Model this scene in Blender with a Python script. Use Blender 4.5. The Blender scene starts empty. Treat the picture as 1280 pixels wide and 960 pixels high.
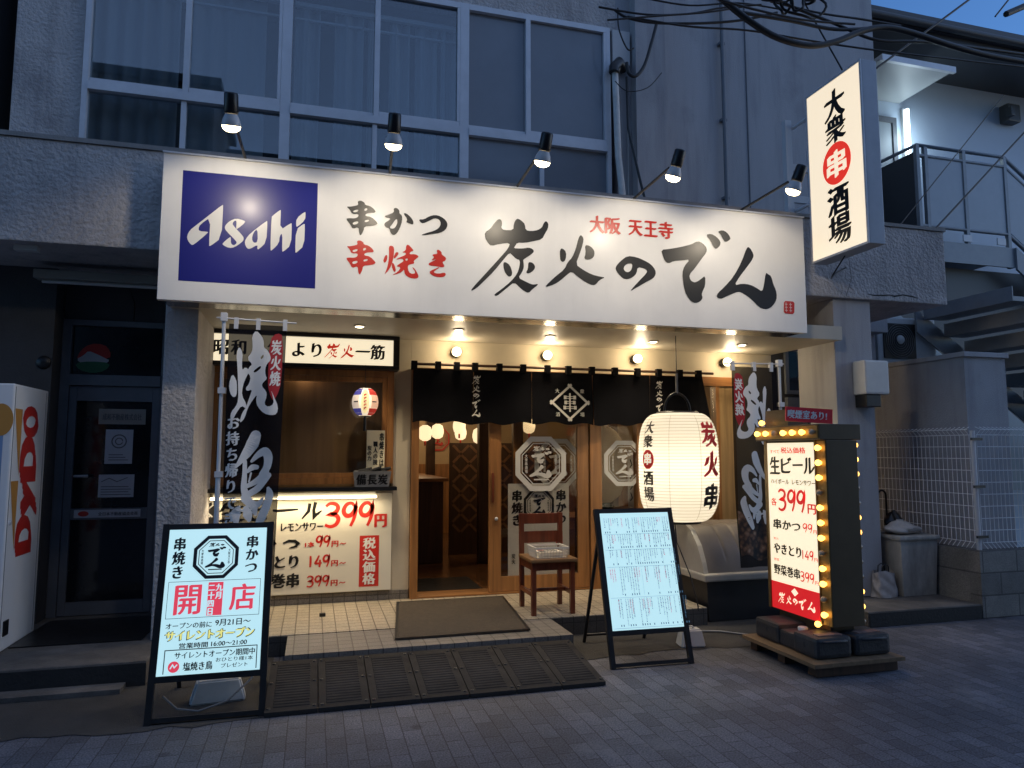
import bpy, bmesh, math, random
from mathutils import Vector, Matrix
from mathutils.geometry import tessellate_polygon
R = math.radians
random.seed(7)
sc = bpy.context.scene
col = sc.collection

# ------------------------------------------------------------------ camera, sky, exposure
cd = bpy.data.cameras.new('camera')
cam = bpy.data.objects.new('camera', cd)
col.objects.link(cam)
cam.location = (0, 0, 1.5)
cam.rotation_euler = (R(90 + 5.474), 0, R(-15.556))
cd.sensor_width = 36
cd.lens = 887 / 1280 * 36
cd.clip_start = 0.05
cd.clip_end = 500
sc.camera = cam

world = bpy.data.worlds.new('World')
sc.world = world
world.use_nodes = True
wn = world.node_tree
bg = wn.nodes['Background']
sky = wn.nodes.new('ShaderNodeTexSky')
sky.sky_type = 'NISHITA'
sky.sun_disc = False
sky.sun_elevation = R(17)
sky.sun_rotation = R(105)
sky.altitude = 50
sky.air_density = 1.0
sky.dust_density = 0.3
sky.ozone_density = 7.5
wn.links.new(sky.outputs[0], bg.inputs[0])
bg.inputs[1].default_value = 0.15

sd = bpy.data.lights.new('dusk_glow', 'SUN')
sd.energy = 0.6
sd.angle = R(170)
sd.color = (0.72, 0.82, 1.0)
so = bpy.data.objects.new('dusk_glow', sd)
col.objects.link(so)
so.rotation_euler = (R(60), 0, R(48))

sc.view_settings.view_transform = 'Standard'
sc.view_settings.look = 'None'
sc.view_settings.gamma = 1
sc.view_settings.use_curve_mapping = False
sc.view_settings.exposure = 0.15
sc.cycles.use_denoising = True
sc.cycles.max_bounces = 6
sc.cycles.diffuse_bounces = 3
sc.cycles.glossy_bounces = 3
sc.cycles.transmission_bounces = 4
sc.cycles.transparent_max_bounces = 12
sc.cycles.caustics_reflective = False
sc.cycles.caustics_refractive = False
sc.cycles.sample_clamp_indirect = 4

# ------------------------------------------------------------------ materials
MATS = {}


def mat(name, c, rough=.6, metal=0., var=0., vscale=6., bump=0., bscale=40., bdist=.01, em=None, es=0., spec=None,
        trans=0., streak=0., coat=0., stain=0.):
    if name in MATS:
        return MATS[name]
    m = bpy.data.materials.new(name)
    m.use_nodes = True
    nt = m.node_tree
    b = nt.nodes['Principled BSDF']
    b.inputs['Base Color'].default_value = (*c, 1)
    b.inputs['Roughness'].default_value = rough
    b.inputs['Metallic'].default_value = metal
    if spec is not None:
        b.inputs['Specular IOR Level'].default_value = spec
    if coat:
        b.inputs['Coat Weight'].default_value = coat
        b.inputs['Coat Roughness'].default_value = .24
    tc = nt.nodes.new('ShaderNodeTexCoord')
    if var or streak:
        n = nt.nodes.new('ShaderNodeTexNoise')
        n.inputs['Scale'].default_value = vscale
        n.inputs['Detail'].default_value = 7
        n.inputs['Roughness'].default_value = .65
        if streak:
            mp = nt.nodes.new('ShaderNodeMapping')
            mp.inputs['Scale'].default_value = (1, 1, 1 / streak)
            nt.links.new(tc.outputs['Object'], mp.inputs[0])
            nt.links.new(mp.outputs[0], n.inputs['Vector'])
        else:
            nt.links.new(tc.outputs['Object'], n.inputs['Vector'])
        r = nt.nodes.new('ShaderNodeValToRGB')
        v = var or .2
        r.color_ramp.elements[0].position = .3
        r.color_ramp.elements[1].position = .72
        r.color_ramp.elements[0].color = (*[x * (1 - v) for x in c], 1)
        r.color_ramp.elements[1].color = (*[min(1, x * (1 + v * .6)) for x in c], 1)
        nt.links.new(n.outputs['Fac'], r.inputs[0])
        nt.links.new(r.outputs[0], b.inputs['Base Color'])
        if stain:      # rain streaks and blotches
            for sc_, zz_, lo, hi in ((2.6, .10, .50, .74), (1.1, .9, .55, .72)):
                mp2 = nt.nodes.new('ShaderNodeMapping')
                mp2.inputs['Scale'].default_value = (1, 1, zz_)
                n3 = nt.nodes.new('ShaderNodeTexNoise')
                n3.inputs['Scale'].default_value = sc_ * (2.2 if zz_ < .5 else 1)
                n3.inputs['Detail'].default_value = 9
                n3.inputs['Roughness'].default_value = .62
                nt.links.new(tc.outputs['Object'], mp2.inputs[0])
                nt.links.new(mp2.outputs[0], n3.inputs['Vector'])
                r3 = nt.nodes.new('ShaderNodeValToRGB')
                r3.color_ramp.elements[0].position = lo
                r3.color_ramp.elements[1].position = hi
                r3.color_ramp.elements[0].color = (1, 1, 1, 1)
                r3.color_ramp.elements[1].color = (1 - stain, 1 - stain, 1 - stain * .95, 1)
                nt.links.new(n3.outputs['Fac'], r3.inputs[0])
                m3 = nt.nodes.new('ShaderNodeMixRGB')
                m3.blend_type = 'MULTIPLY'
                m3.inputs[0].default_value = 1
                nt.links.new(b.inputs['Base Color'].links[0].from_socket, m3.inputs[1])
                nt.links.new(r3.outputs[0], m3.inputs[2])
                nt.links.new(m3.outputs[0], b.inputs['Base Color'])
        mr = nt.nodes.new('ShaderNodeMapRange')
        mr.inputs['To Min'].default_value = max(0, rough - .12)
        mr.inputs['To Max'].default_value = min(1, rough + .12)
        nt.links.new(n.outputs['Fac'], mr.inputs['Value'])
        nt.links.new(mr.outputs[0], b.inputs['Roughness'])
    if bump:
        n2 = nt.nodes.new('ShaderNodeTexNoise')
        n2.inputs['Scale'].default_value = bscale
        n2.inputs['Detail'].default_value = 4
        nt.links.new(tc.outputs['Object'], n2.inputs['Vector'])
        bp = nt.nodes.new('ShaderNodeBump')
        bp.inputs['Strength'].default_value = bump
        bp.inputs['Distance'].default_value = bdist
        nt.links.new(n2.outputs['Fac'], bp.inputs['Height'])
        nt.links.new(bp.outputs[0], b.inputs['Normal'])
    if em:
        b.inputs['Emission Color'].default_value = (*em, 1)
        b.inputs['Emission Strength'].default_value = es
    if trans:
        tr = nt.nodes.new('ShaderNodeBsdfTransparent')
        mx = nt.nodes.new('ShaderNodeMixShader')
        mx.inputs[0].default_value = trans
        nt.links.new(b.outputs[0], mx.inputs[1])
        nt.links.new(tr.outputs[0], mx.inputs[2])
        nt.links.new(mx.outputs[0], nt.nodes['Material Output'].inputs[0])
    MATS[name] = m
    return m


def glass(name, tint=(.9, .93, .95), refl=.25, rough=.01, ior=1.5):
    if name in MATS:
        return MATS[name]
    m = bpy.data.materials.new(name)
    m.use_nodes = True
    nt = m.node_tree
    nt.nodes.remove(nt.nodes['Principled BSDF'])
    g = nt.nodes.new('ShaderNodeBsdfGlossy')
    g.inputs['Roughness'].default_value = rough
    g.inputs['Color'].default_value = (1, 1, 1, 1)
    t = nt.nodes.new('ShaderNodeBsdfTransparent')
    t.inputs[0].default_value = (*tint, 1)
    fr = nt.nodes.new('ShaderNodeFresnel')
    ge = nt.nodes.new('ShaderNodeNewGeometry')      # same reflectance from both faces of the pane
    io = nt.nodes.new('ShaderNodeMapRange')
    io.inputs['To Min'].default_value = ior
    io.inputs['To Max'].default_value = 1 / ior
    nt.links.new(ge.outputs['Backfacing'], io.inputs['Value'])
    nt.links.new(io.outputs[0], fr.inputs[0])
    mth = nt.nodes.new('ShaderNodeMath')
    mth.operation = 'MULTIPLY_ADD'
    mth.inputs[1].default_value = 1.0
    mth.inputs[2].default_value = refl - .04
    mx = nt.nodes.new('ShaderNodeMixShader')
    nt.links.new(fr.outputs[0], mth.inputs[0])
    nt.links.new(mth.outputs[0], mx.inputs[0])
    nt.links.new(t.outputs[0], mx.inputs[1])
    nt.links.new(g.outputs[0], mx.inputs[2])
    nt.links.new(mx.outputs[0], nt.nodes['Material Output'].inputs[0])
    MATS[name] = m
    return m


def brickmat(name, c1, c2, mortar, w, h, msize, rough=.6, rotz=0., offset=.5, plane='XY', bump=.4, dirt=.35, dscale=1.2,
             grain=.28, smear=None):
    m = bpy.data.materials.new(name)
    m.use_nodes = True
    nt = m.node_tree
    b = nt.nodes['Principled BSDF']
    b.inputs['Roughness'].default_value = rough
    tc = nt.nodes.new('ShaderNodeTexCoord')
    mp = nt.nodes.new('ShaderNodeMapping')
    if plane == 'XZ':
        mp.inputs['Rotation'].default_value = (R(-90), 0, 0)
    elif plane == 'YZ':
        mp.inputs['Rotation'].default_value = (R(-90), 0, R(-90))
    else:
        mp.inputs['Rotation'].default_value = (0, 0, rotz)
    nt.links.new(tc.outputs['Object'], mp.inputs[0])
    br = nt.nodes.new('ShaderNodeTexBrick')
    br.offset = offset
    br.inputs['Color1'].default_value = (*c1, 1)
    br.inputs['Color2'].default_value = (*c2, 1)
    br.inputs['Mortar'].default_value = (*mortar, 1)
    br.inputs['Scale'].default_value = 1
    br.inputs['Mortar Size'].default_value = msize
    br.inputs['Mortar Smooth'].default_value = .25
    br.inputs['Brick Width'].default_value = w
    br.inputs['Row Height'].default_value = h
    nt.links.new(mp.outputs[0], br.inputs['Vector'])
    n = nt.nodes.new('ShaderNodeTexNoise')
    n.inputs['Scale'].default_value = dscale
    n.inputs['Detail'].default_value = 9
    n.inputs['Roughness'].default_value = .7
    nt.links.new(tc.outputs['Object'], n.inputs['Vector'])
    mr = nt.nodes.new('ShaderNodeMapRange')
    mr.inputs['From Min'].default_value = .3
    mr.inputs['From Max'].default_value = .7
    mr.inputs['To Min'].default_value = 1 - dirt
    mr.inputs['To Max'].default_value = 1 + dirt * .6
    nt.links.new(n.outputs['Fac'], mr.inputs['Value'])
    mu = nt.nodes.new('ShaderNodeMixRGB')
    mu.blend_type = 'MULTIPLY'
    mu.inputs[0].default_value = 1
    nt.links.new(br.outputs['Color'], mu.inputs[1])
    nt.links.new(mr.outputs[0], mu.inputs[2])
    cout = mu.outputs[0]
    g = nt.nodes.new('ShaderNodeTexNoise')
    g.inputs['Scale'].default_value = 110
    g.inputs['Detail'].default_value = 3
    nt.links.new(tc.outputs['Object'], g.inputs['Vector'])
    mr2 = nt.nodes.new('ShaderNodeMapRange')
    mr2.inputs['From Min'].default_value = .3
    mr2.inputs['From Max'].default_value = .7
    mr2.inputs['To Min'].default_value = 1 - grain
    mr2.inputs['To Max'].default_value = 1 + grain * 1.1
    nt.links.new(g.outputs['Fac'], mr2.inputs['Value'])
    mu2 = nt.nodes.new('ShaderNodeMixRGB')
    mu2.blend_type = 'MULTIPLY'
    mu2.inputs[0].default_value = 1
    nt.links.new(cout, mu2.inputs[1])
    nt.links.new(mr2.outputs[0], mu2.inputs[2])
    cout = mu2.outputs[0]
    if smear:
        vo = nt.nodes.new('ShaderNodeTexVoronoi')
        vo.inputs['Scale'].default_value = 2.3
        vo.inputs['Randomness'].default_value = 1
        nt.links.new(tc.outputs['Object'], vo.inputs['Vector'])
        vr = nt.nodes.new('ShaderNodeValToRGB')
        vr.color_ramp.elements[0].position = .05
        vr.color_ramp.elements[1].position = .085
        vr.color_ramp.elements[0].color = (.55, .55, .55, 1)
        vr.color_ramp.elements[1].color = (1, 1, 1, 1)
        nt.links.new(vo.outputs['Distance'], vr.inputs[0])
        vm_ = nt.nodes.new('ShaderNodeMixRGB')
        vm_.blend_type = 'MULTIPLY'
        vm_.inputs[0].default_value = 1
        nt.links.new(cout, vm_.inputs[1])
        nt.links.new(vr.outputs[0], vm_.inputs[2])
        cout = vm_.outputs[0]
        s = nt.nodes.new('ShaderNodeTexNoise')
        s.inputs['Scale'].default_value = .9
        s.inputs['Detail'].default_value = 12
        s.inputs['Roughness'].default_value = .75
        nt.links.new(tc.outputs['Object'], s.inputs['Vector'])
        rr = nt.nodes.new('ShaderNodeValToRGB')
        rr.color_ramp.elements[0].position = .57
        rr.color_ramp.elements[1].position = .68
        rr.color_ramp.elements[0].color = (0, 0, 0, 1)
        rr.color_ramp.elements[1].color = (.7, .7, .7, 1)
        nt.links.new(s.outputs['Fac'], rr.inputs[0])
        mx = nt.nodes.new('ShaderNodeMixRGB')
        mx.inputs[2].default_value = (*smear, 1)
        nt.links.new(rr.outputs[0], mx.inputs[0])
        nt.links.new(cout, mx.inputs[1])
        cout = mx.outputs[0]
    nt.links.new(cout, b.inputs['Base Color'])
    rm = nt.nodes.new('ShaderNodeMapRange')
    rm.inputs['To Min'].default_value = rough - .2
    rm.inputs['To Max'].default_value = rough + .15
    nt.links.new(n.outputs['Fac'], rm.inputs['Value'])
    nt.links.new(rm.outputs[0], b.inputs['Roughness'])
    ad = nt.nodes.new('ShaderNodeMath')
    ad.operation = 'MULTIPLY_ADD'
    ad.inputs[1].default_value = -1.0
    nt.links.new(br.outputs['Fac'], ad.inputs[0])
    sm = nt.nodes.new('ShaderNodeMath')
    sm.operation = 'MULTIPLY'
    sm.inputs[1].default_value = .35
    nt.links.new(g.outputs['Fac'], sm.inputs[0])
    nt.links.new(sm.outputs[0], ad.inputs[2])
    bp = nt.nodes.new('ShaderNodeBump')
    bp.inputs['Strength'].default_value = bump
    bp.inputs['Distance'].default_value = .006
    nt.links.new(ad.outputs[0], bp.inputs['Height'])
    nt.links.new(bp.outputs[0], b.inputs['Normal'])
    MATS[name] = m
    return m


def wood(name, c, dark=.5, rough=.45, axis='Z', scale=9., coat=0.):
    m = bpy.data.materials.new(name)
    m.use_nodes = True
    nt = m.node_tree
    b = nt.nodes['Principled BSDF']
    b.inputs['Roughness'].default_value = rough
    if coat:
        b.inputs['Coat Weight'].default_value = coat
    tc = nt.nodes.new('ShaderNodeTexCoord')
    mp = nt.nodes.new('ShaderNodeMapping')
    s = [14, 14, 14]
    s['XYZ'.index(axis)] = .8
    mp.inputs['Scale'].default_value = s
    n = nt.nodes.new('ShaderNodeTexNoise')
    n.inputs['Scale'].default_value = scale / 6
    n.inputs['Detail'].default_value = 8
    n.inputs['Distortion'].default_value = .6
    r = nt.nodes.new('ShaderNodeValToRGB')
    r.color_ramp.elements[0].position = .32
    r.color_ramp.elements[1].position = .68
    r.color_ramp.elements[0].color = (*[x * dark for x in c], 1)
    r.color_ramp.elements[1].color = (*c, 1)
    nt.links.new(tc.outputs['Object'], mp.inputs[0])
    nt.links.new(mp.outputs[0], n.inputs['Vector'])
    nt.links.new(n.outputs['Fac'], r.inputs[0])
    nt.links.new(r.outputs[0], b.inputs['Base Color'])
    bp = nt.nodes.new('ShaderNodeBump')
    bp.inputs['Strength'].default_value = .15
    bp.inputs['Distance'].default_value = .003
    nt.links.new(n.outputs['Fac'], bp.inputs['Height'])
    nt.links.new(bp.outputs[0], b.inputs['Normal'])
    MATS[name] = m
    return m


def shade_mat(name, c, tr=.6):
    """thin translucent paper or film: diffuse reflection mixed with translucency"""
    m = bpy.data.materials.new(name)
    m.use_nodes = True
    nt = m.node_tree
    nt.nodes.remove(nt.nodes['Principled BSDF'])
    d = nt.nodes.new('ShaderNodeBsdfDiffuse')
    t = nt.nodes.new('ShaderNodeBsdfTranslucent')
    d.inputs[0].default_value = (*c, 1)
    t.inputs[0].default_value = (*c, 1)
    mx = nt.nodes.new('ShaderNodeMixShader')
    mx.inputs[0].default_value = tr
    nt.links.new(d.outputs[0], mx.inputs[1])
    nt.links.new(t.outputs[0], mx.inputs[2])
    nt.links.new(mx.outputs[0], nt.nodes['Material Output'].inputs[0])
    MATS[name] = m
    return m


STUCCO = mat('stucco', (.52, .49, .48), .85, var=.22, vscale=2.2, bump=.75, bscale=34, bdist=.03, stain=.34)
PAINTWALL = mat('painted_concrete', (.40, .40, .42), .75, var=.18, vscale=1.3, bump=.3, bscale=70, streak=5, stain=.30)
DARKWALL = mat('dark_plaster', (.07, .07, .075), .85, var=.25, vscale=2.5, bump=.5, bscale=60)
CREAM = mat('cream_plaster', (.60, .53, .40), .75, var=.10, vscale=3, bump=.15, bscale=120)
SOFFIT = mat('soffit_board', (.50, .46, .38), .5, var=.12, vscale=3)
STRIP = mat('glossy_soffit_strip', (.20, .18, .16), .18, metal=.75, var=.15, vscale=5)
CONC = mat('concrete', (.30, .29, .28), .8, var=.3, vscale=3, bump=.4, bscale=60, streak=3)
ALU = mat('aluminium', (.62, .64, .68), .45, metal=.15, var=.12, vscale=5)
ALU2 = mat('dull_aluminium', (.17, .18, .20), .55, metal=.2, var=.15, vscale=6)
BLACK = mat('black_paint', (.012, .012, .013), .4, var=.3, vscale=12)
BLACKM = mat('black_metal', (.015, .015, .016), .35, metal=.2)
WHITE = mat('white_film', (.82, .81, .79), .42, var=.05, vscale=2, coat=.10, stain=.05)
WHITEP = mat('white_plastic', (.62, .62, .60), .4, var=.10, vscale=6)
GREYP = mat('grey_plastic', (.40, .38, .34), .45, var=.15, vscale=6)
INK = mat('black_ink', (.010, .010, .010), .30)
INKGLOSS = mat('glossy_black_film', (.012, .012, .013), .42, coat=.08)
RED = mat('red_film', (.55, .03, .02), .35, coat=.1)
REDP = mat('red_paint', (.45, .025, .02), .4)
BLUE = mat('blue_film', (.012, .015, .20), .38, coat=.2)
WOODF = wood('door_wood', (.38, .17, .055), .55, .4)
WOODX = wood('door_wood_cross', (.38, .17, .055), .55, .4, axis='X')
WOODD = wood('dark_wood', (.09, .045, .025), .5, .45)
WOODR = wood('red_brown_wood', (.20, .05, .022), .5, .3, coat=.3)
WOODL = wood('light_wood', (.45, .29, .13), .6, .5)
WOODFLOOR = wood('floor_wood', (.17, .075, .03), .45, .22, axis='Y')
PANE = glass('window_glass', (.72, .78, .82), .10)
SHOPGLASS = glass('shop_glass', (.90, .89, .86), .03)
BULB = mat('bulb_glow', (.9, .8, .6), .3, em=(1, .80, .48), es=9)
GLOBE = mat('globe_glow', (.9, .85, .7), .3, em=(1, .78, .42), es=5)


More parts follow.
